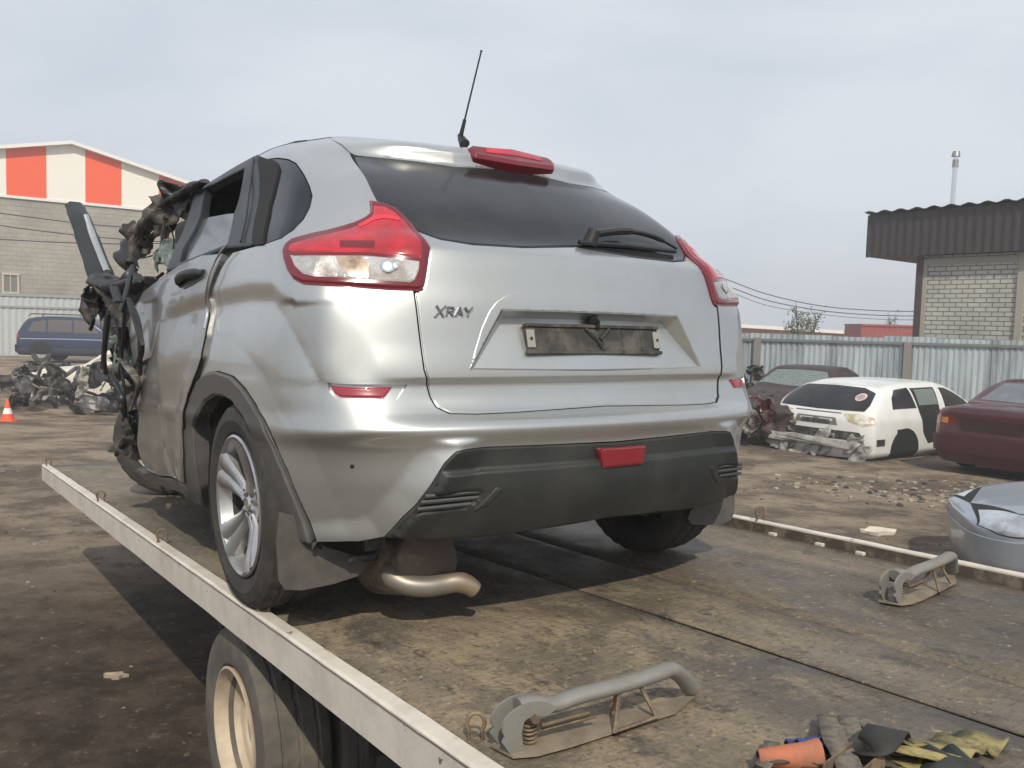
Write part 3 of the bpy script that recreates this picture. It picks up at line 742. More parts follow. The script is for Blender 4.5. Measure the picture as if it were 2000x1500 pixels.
# ---- aerial
base = Vector((0, .86, 1.545))
bm = bmesh.new(); tube(bm, [base + Vector((0,-.02,-.01)), base + Vector((0, .0, .012)), base + Vector((0, .015, .03))], [.020, .015, .009], 10); 
tip_o, tip_d = ray(940, 100); tip = tip_o + tip_d * ((.62 - tip_o.y) / tip_d.y)
a0 = base + Vector((0, .01, .02))
tube(bm, [a0, a0.lerp(tip, .22)], [.0085, .0065], 8); tube(bm, [a0.lerp(tip, .22), tip], [.0035, .0028], 6); bmesh.ops.create_icosphere(bm, subdivisions=1, radius=.005, matrix=Matrix.Translation(tip))
bm_obj('aerial', bm, M['trim'], car, smooth=True)
# roof strip ends
bm = bmesh.new(); tube(bm, [S.G[int(vroof / S.V * (S.nv-1)), int(S.near((-.585,y,1.475))[0] / S.T * (S.nt-1))] + np.array([.012,0,.002]) for y in (.93,1.0,1.2,1.5,1.85)], [.006,.008,.008,.008,.008], 8); bm_obj('roof_rail', bm, M['trim'], car, smooth=True)
bm = bmesh.new(); tube(bm, [S.G[int(vroof / S.V * (S.nv-1)), int(S.near((-.585,y,1.475))[0] / S.T * (S.nt-1))] * np.array([-1,1,1]) + np.array([-.012,0,.002]) for y in (.93,1.0,1.2,1.5,1.85)], [.006,.008,.008,.008,.008], 8); bm_obj('roof_rail', bm, M['trim'], car, smooth=True)

# ---- wheels
def wheel(name, T, R_=.316, rim=.212, wid=.205, parent=None, tyre_m=None, style='alloy', **k):
    """axis along local X, outer face towards -X"""
    root = empty(name, Matrix.Identity(4), **k); root.parent = parent; root.matrix_local = T
    h = wid / 2
    bm = bmesh.new()
    prof = [(-h*.80, rim - .004), (-h*.96, rim + .012), (-h*1.06, rim + (R_ - rim) * .45), (-h*1.0, R_ - .026), (-h*.88, R_ - .009), (-h*.6, R_ - .001), (-h*.56, R_-.007), (-h*.50, R_-.007), (-h*.46, R_), (-h*.08, R_), (-h*.05, R_-.008), (h*.05, R_-.008), (h*.08, R_), (h*.46, R_), (h*.50, R_-.007), (h*.56, R_-.007), (h*.6, R_-.001), (h*.88, R_ - .009), (h*1.0, R_ - .026), (h*1.06, rim + (R_ - rim) * .45), (h*.96, rim + .012), (h*.80, rim - .004), (h*.5, rim - .03), (-h*.5, rim - .03), (-h*.8, rim - .004)]
    nseg = 96; rings = lathe(bm, prof, nseg)
    for ri in (5, 9, 13, 16, 4, 17):       # shoulder and tread blocks
        for kk in range(nseg):
            if kk % 3 == 0:
                v = rings[ri][kk]; s_ = (R_ - .007) / math.hypot(v.co.y, v.co.z) if ri not in (4, 17) else .985; v.co.y *= s_; v.co.z *= s_
    bm_obj('tyre', bm, tyre_m or M['rubber'], root, smooth=True, auto=25)
    return root, h
def alloy(root, h, rim):
    bm = bmesh.new()
    lathe(bm, [(-h*.86, rim - .001), (-h*.98, rim + .003), (-h*1.02, rim - .004), (-h*.97, rim - .014), (-h*.6, rim - .022), (-h*.1, rim - .034), (h*.6, rim - .02)], 72)
    # five tapering double spokes
    for q in range(5):
        th = 2 * math.pi * q / 5 + .16
        for s in (-1, 1):
            pts = []
            for r_, ofs, x_, wd in ((.036, .012, -h*.64, .016), (.075, .017, -h*.62, .022), (.12, .022, -h*.74, .030), (.165, .030, -h*.88, .038), (rim - .012, .040, -h*.96, .048)):
                c_, s_ = math.cos(th), math.sin(th)
                pts.append((Vector((x_, r_ * c_ - s * ofs * s_ * 1.0, r_ * s_ + s * ofs * c_)), wd, Vector((0, -s_, c_))))
            prev = None
            for p, wd, tn in pts:
                ring = [bm.verts.new(p + tn * wd * a + Vector((b, 0, 0))) for a, b in ((-.75, .004), (-.5, -.004), (0, -.008), (.5, -.004), (.75, .004), (.75, .032), (-.75, .032))]
                if prev:
                    for k_ in range(7): bm.faces.new((prev[k_], prev[(k_+1)%7], ring[(k_+1)%7], ring[k_]))
                else: bm.faces.new(ring[::-1])
                prev = ring
    lathe(bm, [(-h*.62, .0001), (-h*.66, .024), (-h*.60, .030), (-h*.60, .062), (-h*.50, .075), (-h*.1, .08)], 30)
    r = bm_obj('rim', bm, M['alloy'], root, smooth=True, auto=30)
    for q in range(4):
        bm = bmesh.new(); th = 2 * math.pi * q / 4 + .5; c_ = Vector((-h*.60, .049 * math.cos(th), .049 * math.sin(th))); tube(bm, [c_, c_ + Vector((-.010, 0, 0))], .0075, 6)
        bm_obj('wheel_bolt', bm, M['alloy_dark'], r, smooth=True)
    bm = bmesh.new(); lathe(bm, [(h*.02, .0001), (h*.02, rim - .04)], 40); bm_obj('brake_drum', bm, M['alloy_dark'], r)
    bm = bmesh.new(); lathe(bm, [(-h*.70, .0001), (-h*.71, .02), (-h*.66, .024)], 24); bm_obj('hub_cap', bm, M['alloy'], r, smooth=True)
WT = Matrix.Translation
r0, h0 = wheel('wheel', WT((-.762, .748, .316)) @ Matrix.Rotation(math.radians(-1.5), 4, 'Y') @ Matrix.Rotation(.35, 4, 'X'), parent=car); alloy(r0, h0, .212)
r1, _ = wheel('wheel', WT((.722, .650, .316)) @ Matrix.Rotation(math.pi, 4, 'Z'), parent=car); alloy(r1, h0, .212)
qw = CZ(343, 962, 0)
r2, _ = wheel('wheel', WT((qw.x, qw.y, .316)) @ Matrix.Rotation(math.radians(66), 4, 'Z') @ Matrix.Rotation(.9, 4, 'X'), parent=car); alloy(r2, h0, .212)
r3, _ = wheel('wheel', WT((.70, 3.25, .316)) @ Matrix.Rotation(math.pi, 4, 'Z'), parent=car); alloy(r3, h0, .212)
# wheel wells, floor pan, axle beam
for sg in (-1, 1):
    bm = bmesh.new(); pr = []
    n_ = 20
    A_ = [bm.verts.new((sg * .845, .75 + .385 * math.cos(t_), .33 + .355 * math.sin(t_))) for t_ in np.linspace(-.45, math.pi + .45, n_)]
    B_ = [bm.verts.new((sg * .56, .75 + .385 * math.cos(t_), .33 + .355 * math.sin(t_))) for t_ in np.linspace(-.45, math.pi + .45, n_)]
    for k in range(n_ - 1): bm.faces.new((A_[k], A_[k+1], B_[k+1], B_[k]))
    bm.faces.new(B_)
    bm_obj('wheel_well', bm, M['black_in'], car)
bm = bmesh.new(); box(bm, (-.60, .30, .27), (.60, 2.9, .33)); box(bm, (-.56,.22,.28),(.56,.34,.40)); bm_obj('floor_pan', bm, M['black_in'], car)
bm = bmesh.new(); tube(bm, [(-.66,.78,.30),(-.5,.86,.27),(.5,.86,.27),(.66,.78,.30)], .04, 10); bm_obj('axle_beam', bm, M['torn'], car, smooth=True)
for sg in (-1, 1):
    bm = bmesh.new(); hp_ = [Vector((sg*.52 + .035*math.cos(a_), .70 + .035*math.sin(a_), .24 + .11 * a_/31.4)) for a_ in np.linspace(0, 31.4, 90)]; tube(bm, hp_, .007, 5); bm_obj('coil_spring', bm, M['torn'], car, smooth=True)
# mud flaps
for sg in (-1, 1):
    pts = [tuple(CY(a, b, .34)) for a, b in ((546,1000),(540,1060),(545,1135),(556,1152),(590,1153),(650,1141),(700,1125),(713,1106),(704,1088),(640,1070),(620,1058),(585,1010))]
    o1, d1 = 0, 0
    bm = bmesh.new(); f_ = [bm.verts.new((sg * -p[0] * -1, p[1], p[2])) for p in pts]; b_ = [bm.verts.new((v.co.x, v.co.y + .008, v.co.z)) for v in f_]
    bm.faces.new(f_); bm.faces.new(b_[::-1])
    for k in range(len(f_)): bm.faces.new((f_[k], f_[(k+1)%len(f_)], b_[(k+1)%len(f_)], b_[k]))
    bm_obj('mud_flap', bm, M['cladding'] if False else mat('mud_flap_rubber', (.05,.048,.046), rough=.6, dirt=(.20,.17,.14), dirt_amt=.5), car)
# exhaust: big drum silencer and a bent pipe
bm = bmesh.new(); T_ = WT(CY(790,1096,.42)) @ Matrix.Rotation(math.radians(90), 4, 'Z') @ Matrix.Rotation(math.radians(12), 4, 'Y')
lathe(bm, [(-.16, .0001), (-.155, .075), (-.15, .092), (-.14, .098), (.14, .098), (.15, .09), (.16, .0001)], 32, T_)
bm_obj('silencer', bm, M['rust'], car, smooth=True)
pp = [CY(760,1112,.33), CY(768,1128,.30), CY(798,1142,.27), CY(835,1145,.25), CY(868,1140,.24), CY(893,1136,.23), CY(913,1142,.22), CY(928,1152,.215)]
bm = bmesh.new(); sp_ = smooth_path(pp, 5); tube(bm, sp_, [.030] * (len(sp_) - 8) + [.029, .028, .0275, .027, .0265, .026, .025, .024], 16, cap=False); tube(bm, list(reversed(sp_)), .021, 12, cap=False)
bm_obj('tailpipe', bm, M['pipe'], car, smooth=True)
bm = bmesh.new(); tube(bm, [CY(680,1092,.30), CY(730,1086,.30), CY(742,1070,.30)], .009, 8); box(bm, (-.66,.28,.235),(-.60,.34,.30)); bm_obj('exhaust_hanger', bm, M['torn'], car, smooth=True)
# interior: seat backs, headliner
bm = bmesh.new(); box(bm, (-.62,.75,.55),(.62,.95,1.12)); box(bm, (-.58,1.55,.5),(-.12,1.75,1.15)); box(bm, (.12,1.55,.5),(.58,1.75,1.15)); box(bm, (-.46,1.58,1.15),(-.24,1.70,1.34)); box(bm, (-.45,.78,1.12),(-.22,.88,1.27))
bm_obj('seats', bm, mat('dark_upholstery', (.03,.03,.032), rough=.9), car, bevel=.03)

bm = bmesh.new(); box(bm, (-.72,1.98,.75),(-.16,2.12,1.36)); box(bm, (-.60,2.0,1.33),(-.25,2.10,1.50)); bm_obj('front_seat', bm, bpy.data.materials['dark_upholstery'], car, bevel=.04)
bm = bmesh.new(); box(bm, (-.60,1.60,1.475),(.60,2.35,1.50)); box(bm, (-.60,2.12,1.24),(.62,2.17,1.49)); bmesh.ops.subdivide_edges(bm, edges=bm.edges, cuts=4)  # headliner, plus a hanging sheet added to darken the view through the window
for v in bm.verts: v.co += Vector([noise.noise(v.co * 5 + Vector((k * 5, 0, 0))) for k in range(3)]) * .03
bm_obj('headliner_dark_sheet', bm, bpy.data.materials['dark_upholstery'], car)
# ---- wrecked front, seen past the door
rg = random.Random(11)
def shard(name, c, sx, sz, m, seed, nrm=(-1, -.5, .1), n=14, amp=.05, ragged=.25, parent=car):
    """a torn, crumpled sheet about c"""
    r = random.Random(seed); nn_ = Vector(nrm).normalized(); a = nn_.orthogonal().normalized(); a = Matrix.Rotation(r.uniform(0, 6.28), 3, nn_) @ a; b = nn_.cross(a)
    V = []; F = []
    for i in range(n):
        for j in range(n):
            x = (i / (n-1) - .5) * sx; y = (j / (n-1) - .5) * sz
            an = math.atan2(y / sz, x / sx) if (x or y) else 0; e = 1 + ragged * 1.6 * noise.noise(Vector((math.cos(an) * 1.6 + seed, math.sin(an) * 1.6, .5))) - .28 * max(0, (abs(x / sx) * abs(y / sz)) * 4 - .35)
            f = amp * (noise.noise(Vector((x * 9 + seed, y * 9, 1.7))) * 1.6 + abs(noise.noise(Vector((x * 14, y * 5 + seed, 4)))) * .9)
            V.append(Vector(c) + a * x * e + b * y * e + nn_ * f)
    keep = lambda i, j: not ((i in (0, n-2) or j in (0, n-2)) and r.random() < .06)
    for i in range(n-1):
        for j in range(n-1):
            if keep(i, j): F.append((i*n+j, (i+1)*n+j, (i+1)*n+j+1, i*n+j+1))
    o = mesh_obj(name, V, F, m, parent, smooth=True); o.data.set_sharp_from_angle(angle=math.radians(35)); s_ = o.modifiers.new('solid', 'SOLIDIFY'); s_.thickness = .004
    return o
def beam(name, pts, r, m, parent=car, n=8, flat=1.0, jag=.0, seed=0):
    bm = bmesh.new(); sp__ = smooth_path(pts, 12 if jag > .02 else 5); n = n * 2 if jag > .02 else n; rs = [r[min(int(i / (len(sp__) - 1) * (len(r) - 1) + .5), len(r) - 1)] for i in range(len(sp__))] if isinstance(r, list) else [r] * len(sp__)
    tube(bm, sp__, rs, n, flat=flat)
    if jag:
        for v in bm.verts: v.co += Vector([noise.noise(v.co * 6 + Vector((k * 7 + seed, 0, 0))) + .45 * noise.noise(v.co * 26 + Vector((k * 7 + seed, 3, 0))) for k in range(3)]) * jag
    return bm_obj(name, bm, m, parent, smooth=True, auto=50)
# roof edge torn open and folded down to the sill
beam('crumpled_roof_rail', [CX(398,356,-.66), CX(360,376,-.66), CX(322,410,-.68), CX(285,440,-.70), CX(264,475,-.72), CX(252,515,-.76)], [.018,.028,.036,.038,.036,.03], M['torn'], n=9, jag=.022, seed=2, flat=.6)
beam('crumpled_roof_rail', [CX(404,352,-.60), CX(380,385,-.60), CX(340,425,-.60), CX(300,460,-.62), CX(275,500,-.64)], [.015,.02,.025,.025,.02], M['torn'], n=7, jag=.022, seed=5, flat=.6)
shard('crumpled_roof_sheet', CX(355,388,-.62), .30, .16, M['torn'], 3, nrm=(-.6,-.2,.8), amp=.06)
shard('crumpled_roof_sheet', CX(290,450,-.66), .24, .16, M['torn'], 6, nrm=(-.9,-.2,.3), amp=.06)
for k, (u_, v_) in enumerate(((352,392),(322,412),(294,436),(270,466),(254,500),(345,405),(312,430))):
    shard('crumpled_roof_sheet', CX(u_, v_, -.66), .24, .10 + .03 * (k % 3), M['torn'] if k % 4 else M['trim'], 130 + k, nrm=(-.8, -.5, rg.uniform(-.2, .5)), amp=.035)
beam('hanging_trim', [CX(327,425,-.70), CX(322,455,-.70), CX(316,485,-.71), CX(311,515,-.72)], [.012,.016,.013,.010], M['torn'], n=6, jag=.015)
for k, (a, b, c_, m_) in enumerate((((300,495),(318,480),(330,462),'wire_red'), ((325,440),(322,470),(308,498),'wire_black'), ((332,445),(340,470),(335,500),'wire_black'), ((270,505),(300,498),(318,475),'wire_black'))):
    beam('loose_wire', [CX(*a, -.74), CX(*b, -.72), CX(*c_, -.70)], .0035, M[m_], n=5)
shard('shattered_glass', CX(328,490,-.73), .16, .14, M['glass_green'], 14, nrm=(-1,-.3,.2), amp=.03)
shard('shattered_glass', CX(305,505,-.74), .12, .08, M['glass_green'], 15, nrm=(-1,-.3,.2), amp=.03)
# bent pillar sticking up
beam('bent_pillar', [CX(146,402,-.95), CX(160,435,-.94), CX(178,485,-.92), CX(200,545,-.90)], [.050,.055,.060,.065], M['frame_grey'], n=6, flat=.55)
beam('bent_pillar', [CX(168,420,-.97), CX(185,470,-.95), CX(210,530,-.93)], [.012,.016,.018], M['silver'], n=6, flat=.6)
# mirror lump and dashboard corner
beam('crushed_mirror', [CX(196,545,-.92), CX(225,560,-.90), CX(262,560,-.86), (CX(296,552,-.83))], [.06,.07,.055,.03], M['trim'], n=9, jag=.025, seed=9, flat=.55)
beam('crushed_mirror', [CX(205,560,-.93), CX(222,600,-.92), CX(236,640,-.90)], [.05,.045,.03], M['torn'], n=9, jag=.03, seed=12, flat=.5)
beam('bent_strip', [CX(222,560,-.99), CX(232,590,-.99)], .018, M['frame_grey'], n=6, flat=.3)
beam('bent_strip', [CX(258,520,-.90), CX(250,560,-.92), CX(236,605,-.94)], [.03,.035,.03], M['frame_grey'], n=6, flat=.3)
for k, (u_, v_, sx, sz, m_, x_) in enumerate([(190,600,.20,.18,'torn',-.92),(180,590,.16,.10,'torn',-.96),(215,600,.22,.20,'torn',-.88),(245,595,.24,.20,'torn',-.86),(262,560,.20,.14,'trim',-.84),(250,640,.24,.24,'torn',-.84),(235,650,.20,.25,'glass_green',-.86),(238,690,.18,.20,'glass_green',-.85),(252,720,.20,.20,'torn',-.82),(262,765,.10,.12,'torn_light',-.82),(254,800,.16,.22,'torn',-.84),(246,840,.14,.26,'trim',-.86),(262,850,.14,.24,'torn',-.80),(258,690,.20,.24,'torn',-.80),(240,870,.10,.14,'torn',-.86),(290,575,.22,.14,'torn',-.80)]):
    shard('torn_panel', CX(u_, v_, x_), sx, sz, M[m_], 30 + k, nrm=(-1, rg.uniform(-.7, .2), rg.uniform(-.3, .4)), amp=.045)
beam('hanging_strut', [CX(247,800,-.86), CX(250,840,-.86), CX(226,886,-.88)], [.012,.018,.012], M['torn'], n=6, jag=.008)
beam('hanging_strut', [CX(300,545,-.82), CX(270,590,-.84), CX(262,650,-.85)], [.012,.02,.02], M['torn'], n=6, jag=.02)
for k in range(7):
    a_ = (rg.uniform(205, 262), rg.uniform(560, 640)); b_ = (a_[0] + rg.uniform(-12, 25), a_[1] + rg.uniform(40, 90)); c_ = (b_[0] + rg.uniform(-10, 20), b_[1] + rg.uniform(20, 110))
    beam('torn_hose', [CX(*a_, -.93), CX(*b_, -.92), CX(*c_, -.90)], rg.uniform(.006, .013), M[['wire_black', 'trim', 'frame_grey'][k % 3]], n=6)
beam('inner_fender_strip', [CX(232,700,-.92), CX(262,730,-.92), CX(270,760,-.90), CX(255,800,-.92)], [.012,.02,.02,.012], M['torn_light'], n=6, flat=.4)
beam('inner_fender_strip', [CX(225,745,-.94), CX(240,775,-.94), CX(244,815,-.92)], .012, M['trim'], n=6, flat=.4)
# engine bay mass on the far side, so that the front is not empty
for k in range(10):
    shard('torn_panel', (rg.uniform(-.5,.6), rg.uniform(2.6,3.7), rg.uniform(.35,.85)), .5, .4, M['torn'], 60 + k, nrm=(rg.uniform(-1,1), rg.uniform(-1,0), rg.uniform(-.5,1)), amp=.12)
bm = bmesh.new(); box(bm, (-.45,2.75,.25),(.45,3.45,.72)); 
for v in bm.verts: v.co += Vector((rg.uniform(-.06,.06), rg.uniform(-.06,.06), rg.uniform(-.06,.06)))
bmesh.ops.subdivide_edges(bm, edges=bm.edges, cuts=5)
for v in bm.verts: v.co += Vector([noise.noise(v.co * 6 + Vector((k * 5, 0, 0))) for k in range(3)]) * .09
bm_obj('engine_block', bm, M['torn'], car)
# ================================================================== flatbed truck
truck = empty('flatbed_truck', M_CAR, label='flatbed recovery truck with worn cream side rails carrying the silver hatchback', cat='truck')
def XL(y): return -.790 - .021 * y
def XR(y): return 1.352 + .045 * y
# deck material: dirty chequer plate, tan dust, oil, wear
def deck_mat():
    m = bpy.data.materials.new('dusty_chequer_plate'); m.use_nodes = True; t = m.node_tree; p = t.nodes['Principled BSDF']
    n = lambda ty, **k: [setattr(q := t.nodes.new(ty), a, b) for a, b in k.items()] and q or t.nodes.new(ty)
    def nd(ty, **k):
        q = t.nodes.new(ty)
        for a, b in k.items(): setattr(q, a, b)
        return q
    tcn = nd('ShaderNodeTexCoord')
    def noi(scale, det=8, r=.65, stretch=None, dist=0):
        q = nd('ShaderNodeTexNoise'); q.inputs['Scale'].default_value = scale; q.inputs['Detail'].default_value = det; q.inputs['Roughness'].default_value = r; q.inputs['Distortion'].default_value = dist
        if stretch:
            mp = nd('ShaderNodeMapping'); mp.inputs['Scale'].default_value = stretch; t.links.new(tcn.outputs['Object'], mp.inputs[0]); t.links.new(mp.outputs[0], q.inputs['Vector'])
        else: t.links.new(tcn.outputs['Object'], q.inputs['Vector'])
        return q.outputs['Fac']
    def ramp(f, a, b, lo=0, hi=1):
        r = nd('ShaderNodeMapRange'); r.interpolation_type = 'SMOOTHSTEP'; r.inputs[1].default_value = a; r.inputs[2].default_value = b; r.inputs[3].default_value = lo; r.inputs[4].default_value = hi; t.links.new(f, r.inputs[0]); return r.outputs[0]
    def mix(f, a, b, mode='MIX'):
        q = nd('ShaderNodeMix', data_type='RGBA', blend_type=mode)
        t.links.new(f, q.inputs[0]) if not isinstance(f, float) else setattr(q.inputs[0], 'default_value', f)
        for s_, x in ((6, a), (7, b)):
            if isinstance(x, tuple): q.inputs[s_].default_value = (*x, 1)
            else: t.links.new(x, q.inputs[s_])
        return q.outputs[2]
    c = mix(ramp(noi(1.6, 9, .7, (1, .45, 1), .4), .38, .62), (.115, .094, .068), (.215, .172, .120))
    dd_ = nd('ShaderNodeVectorMath', operation='DISTANCE'); dd_.inputs[1].default_value = (-.45, .0, 0); t.links.new(tcn.outputs['Object'], dd_.inputs[0])
    sandy = nd('ShaderNodeMath', operation='MULTIPLY'); t.links.new(ramp(dd_.outputs['Value'], 1.25, .35, .12, 1), sandy.inputs[0]); t.links.new(ramp(noi(4.5, 10, .75, (1, .7, 1), .3), .44, .60, 0, .9), sandy.inputs[1])
    c = mix(ramp(noi(1.1, 4, .5, (1.6, .35, 1)), .50, .62, 0, .75), c, (.085, .074, .064))
    dk_ = nd('ShaderNodeVectorMath', operation='DISTANCE'); dk_.inputs[1].default_value = (1.05, -.75, 0); t.links.new(tcn.outputs['Object'], dk_.inputs[0]); wd2 = nd('ShaderNodeMath', operation='MULTIPLY_ADD'); wd2.inputs[1].default_value = .9; t.links.new(noi(2.2, 7), wd2.inputs[0]); t.links.new(dk_.outputs['Value'], wd2.inputs[2])
    c = mix(ramp(wd2.outputs[0], 1.25, .75, 0, .6), c, (.070, .060, .050))
    c = mix(sandy.outputs[0], c, (.31, .24, .155))
    c = mix(ramp(noi(7, 9, .8, (1.5, .8, 1)), .53, .63, 0, .8), c, (.050, .043, .037))
    c = mix(ramp(noi(2.3, 6, .6, (1, .5, 1)), .55, .70, 0, .6), c, (.075, .068, .062))
    c = mix(ramp(noi(60, 5, .8), .52, .66, 0, .8), c, (.05, .042, .035))
    c = mix(ramp(noi(32, 5, .8), .56, .70, 0, .7), c, (.46, .35, .21))
    t.links.new(c, p.inputs['Base Color']); p.inputs['Roughness'].default_value = .72
    t.links.new(ramp(noi(3), .35, .7, .5, .9), p.inputs['Roughness'])
    # lens shaped studs in alternating directions
    sx = nd('ShaderNodeSeparateXYZ'); t.links.new(tcn.outputs['Object'], sx.inputs[0])
    def mth(op, a, b=None):
        q = nd('ShaderNodeMath', operation=op)
        for i_, x in enumerate((a, b)):
            if x is None: continue
            if isinstance(x, (int, float)): q.inputs[i_].default_value = x
            else: t.links.new(x, q.inputs[i_])
        return q.outputs[0]
    pch = .030
    u_ = mth('DIVIDE', sx.outputs[0], pch); v_ = mth('DIVIDE', sx.outputs[1], pch)
    fu = mth('SUBTRACT', mth('FRACT', u_), .5); fv = mth('SUBTRACT', mth('FRACT', v_), .5)
    par = mth('MODULO', mth('ABSOLUTE', mth('ADD', mth('FLOOR', u_), mth('FLOOR', v_))), 2.0)
    a_ = mth('ADD', mth('MULTIPLY', fu, mth('ADD', 1.6, mth('MULTIPLY', par, 3.4))), 0.0); b_ = mth('MULTIPLY', fv, mth('SUBTRACT', 5.0, mth('MULTIPLY', par, 3.4)))
    r2 = mth('ADD', mth('MULTIPLY', a_, a_), mth('MULTIPLY', b_, b_)); stud = ramp(r2, 1.0, .25)
    bmp = nd('ShaderNodeBump'); bmp.inputs['Strength'].default_value = .40; bmp.inputs['Distance'].default_value = .003; t.links.new(stud, bmp.inputs['Height'])
    b2 = nd('ShaderNodeBump'); b2.inputs['Strength'].default_value = .5; b2.inputs['Distance'].default_value = .006; t.links.new(noi(55, 8, .75), b2.inputs['Height']); t.links.new(bmp.outputs[0], b2.inputs['Normal'])
    t.links.new(b2.outputs[0], p.inputs['Normal'])
    return m
M['deck'] = deck_mat()
M['rail'] = mat('worn_cream_paint', (.72, .665, .58), rough=.42, coat=.15, dirt=(.34, .28, .22), dirt_amt=.55, dirt_scale=5, var=.05, two=(.16, .10, .07), two_pos=(.655, .67), var_scale=16, bump=.05, bump_scale=30)
M['dark_steel'] = mat('dark_underframe', (.03, .027, .025), rough=.7)
M['grey_steel'] = mat('grey_painted_steel', (.24, .235, .215), rough=.5, metal=.25, dirt=(.16, .13, .10), dirt_amt=.6, dirt_scale=12, bump=.12, bump_scale=50)
M['dusty_plate'] = mat('dusty_base_plate', (.19, .155, .115), rough=.7, two=(.26,.21,.15), var_scale=15, bump=.15)
M['rusty_steel'] = mat('rusty_steel', (.14, .10, .07), rough=.7, metal=.3, two=(.26, .20, .13), var_scale=20)
Y0, Y1 = -2.6, 5.1
# deck plates, with slightly uneven sheets and open joints
joints = [lambda y: XL(y), lambda y: .135 - .03 * y - 0.0, lambda y: .452 + .02 * y, lambda y: XR(y)]
def sheet(xa, xb, ya, yb, z, n=26, mname='deck', name='deck_plate', parent=truck, seed=0):
    V = []; F = []; nx = 8
    for j in range(n + 1):
        y = ya + (yb - ya) * j / n; a, b = xa(y), xb(y)
        for i in range(nx + 1):
            x = a + (b - a) * i / nx; V.append((x, y, z + .0025 * noise.noise(Vector((x * 2.2 + seed, y * 1.7, 0)))))
    for j in range(n):
        for i in range(nx): q = j * (nx + 1) + i; F.append((q, q + 1, q + nx + 2, q + nx + 1))
    o = mesh_obj(name, V, F, M[mname], parent); s_ = o.modifiers.new('solid', 'SOLIDIFY'); s_.thickness = .006; s_.offset = -1
    return o
gp = .005
for k in range(3):
    a, b = joints[k], joints[k + 1]
    sheet(lambda y, a=a: a(y) + (gp if k else -.0), lambda y, b=b: b(y) - gp, Y0, Y1, -.004 + (.003 if k == 1 else 0), seed=k * 9)
bm = bmesh.new(); box(bm, (-.77, Y0, -.03), (1.33, Y1, -.016)); bm_obj('deck_frame', bm, M['dark_steel'], truck)
# side rails
def rail(name, xf, sgn, ztop, zbot, w):
    V = []; n = 90; 
    prof = [(0, zbot), (0, ztop - .006), (.006 * sgn, ztop), (w * sgn, ztop), ((w + .003) * sgn, ztop - .004), ((w + .003) * sgn, -.006)]
    for j in range(n + 1):
        y = Y0 + (Y1 - Y0) * j / n; x = xf(y); jx = .003 * noise.noise(Vector((y * 3, 1, sgn)))
        for k_, (px_, pz) in enumerate(prof):
            V.append((x + px_ + jx, y, pz + (.003 * noise.noise(Vector((y * 9, k_, 2))) if k_ in (2, 3) else 0)))
    m_ = len(prof); F = [(j * m_ + k_, (j + 1) * m_ + k_, (j + 1) * m_ + k_ + 1, j * m_ + k_ + 1) for j in range(n) for k_ in range(m_ - 1)]
    F += [tuple(range(m_)), tuple(range(n * m_, n * m_ + m_))[::-1]]
    o = mesh_obj(name, V, F, M['rail'], truck, smooth=False); return o
rail('side_rail', lambda y: XL(y) - .045, 1, .010, -.100, .042)
rail('side_rail', lambda y: XR(y) + .038, -1, .042, -.108, .036)
V = []; F = []
for j in range(91):
    y = Y0 + (Y1 - Y0) * j / 90; V += [(XR(y) - .006, y, -.004), (XR(y) - .004, y, .033), (XR(y) + .010, y, .034)]
for j in range(90):
    for k_ in (0, 1): F.append((3*j+k_, 3*j+3+k_, 3*j+4+k_, 3*j+1+k_))
V2_ = []; F2_ = []
for j in range(181):
    y = Y0 + (Y1 - Y0) * j / 180; jt = .0025 * noise.noise(Vector((y * 11, 5, 5))); V2_ += [(XL(y) - .0475, y, .002 + jt), (XL(y) - .0475, y, -.0005 + jt)]
for j in range(180):
    F2_.append((2*j, 2*j+1, 2*j+3, 2*j+2))
mesh_obj('rail_seam', V2_, F2_, mat('seam_rust', (.07,.045,.03), rough=.9), truck, smooth=False)
mesh_obj('rail_inner_face', V, F, mat('rail_rust', (.085, .065, .05), rough=.8, two=(.20,.16,.12), var_scale=12), truck, smooth=False)
# lashing loops standing on the rails
def loop(p, yaw, s=1.0, m='rusty_steel', name='lashing_ring'):
    bm = bmesh.new(); pts = []
    for a in np.linspace(-.25 * math.pi, 1.25 * math.pi, 14): pts.append(Vector((.020 * math.cos(a), 0, .022 * math.sin(a) + .034)) * s)
    pts = [Vector((.016, 0, -.003)) * s] + pts + [Vector((-.016, 0, -.003)) * s]
    R3 = Matrix.Rotation(yaw, 3, 'Z'); tube(bm, [Vector(p) + R3 @ q for q in pts], .005 * s, 7, cap=True); return bm_obj(name, bm, M[m], truck, smooth=True)
for (u_, v_) in ((123,908),(205,978),(328,1058),(523,1192)):
    q = CZ(u_, v_, .01); loop((XL(q.y) - .016, q.y, .008), -.55 + .25 * (u_ % 3))
loop((XL(-.42) + .035, -.42, .0), -.5, .9)
q = CZ(1438, 1025, .04); loop((XR(q.y) + .018, q.y, .040), -.6, 1.1)
for (u_, v_) in ((1475,1050),(1560,1072),(1640,1090)): 
    q = CZ(u_, v_, .0); bm = bmesh.new(); box(bm, (XR(q.y) - .025, q.y - .018, -.006), (XR(q.y) - .006, q.y + .018, .008)); bm_obj('rail_bracket', bm, M['rail'], truck, bevel=.003)
# underframe
bm = bmesh.new()
for xc in (.02, .62): box(bm, (xc - .04, Y0, -.42), (xc + .04, Y1 - .2, -.22))
for y_ in np.arange(Y0 + .2, Y1, .62): box(bm, (-.76, y_ - .03, -.22), (1.32, y_ + .03, -.035))
bm_obj('chassis_frame', bm, M['dark_steel'], truck)
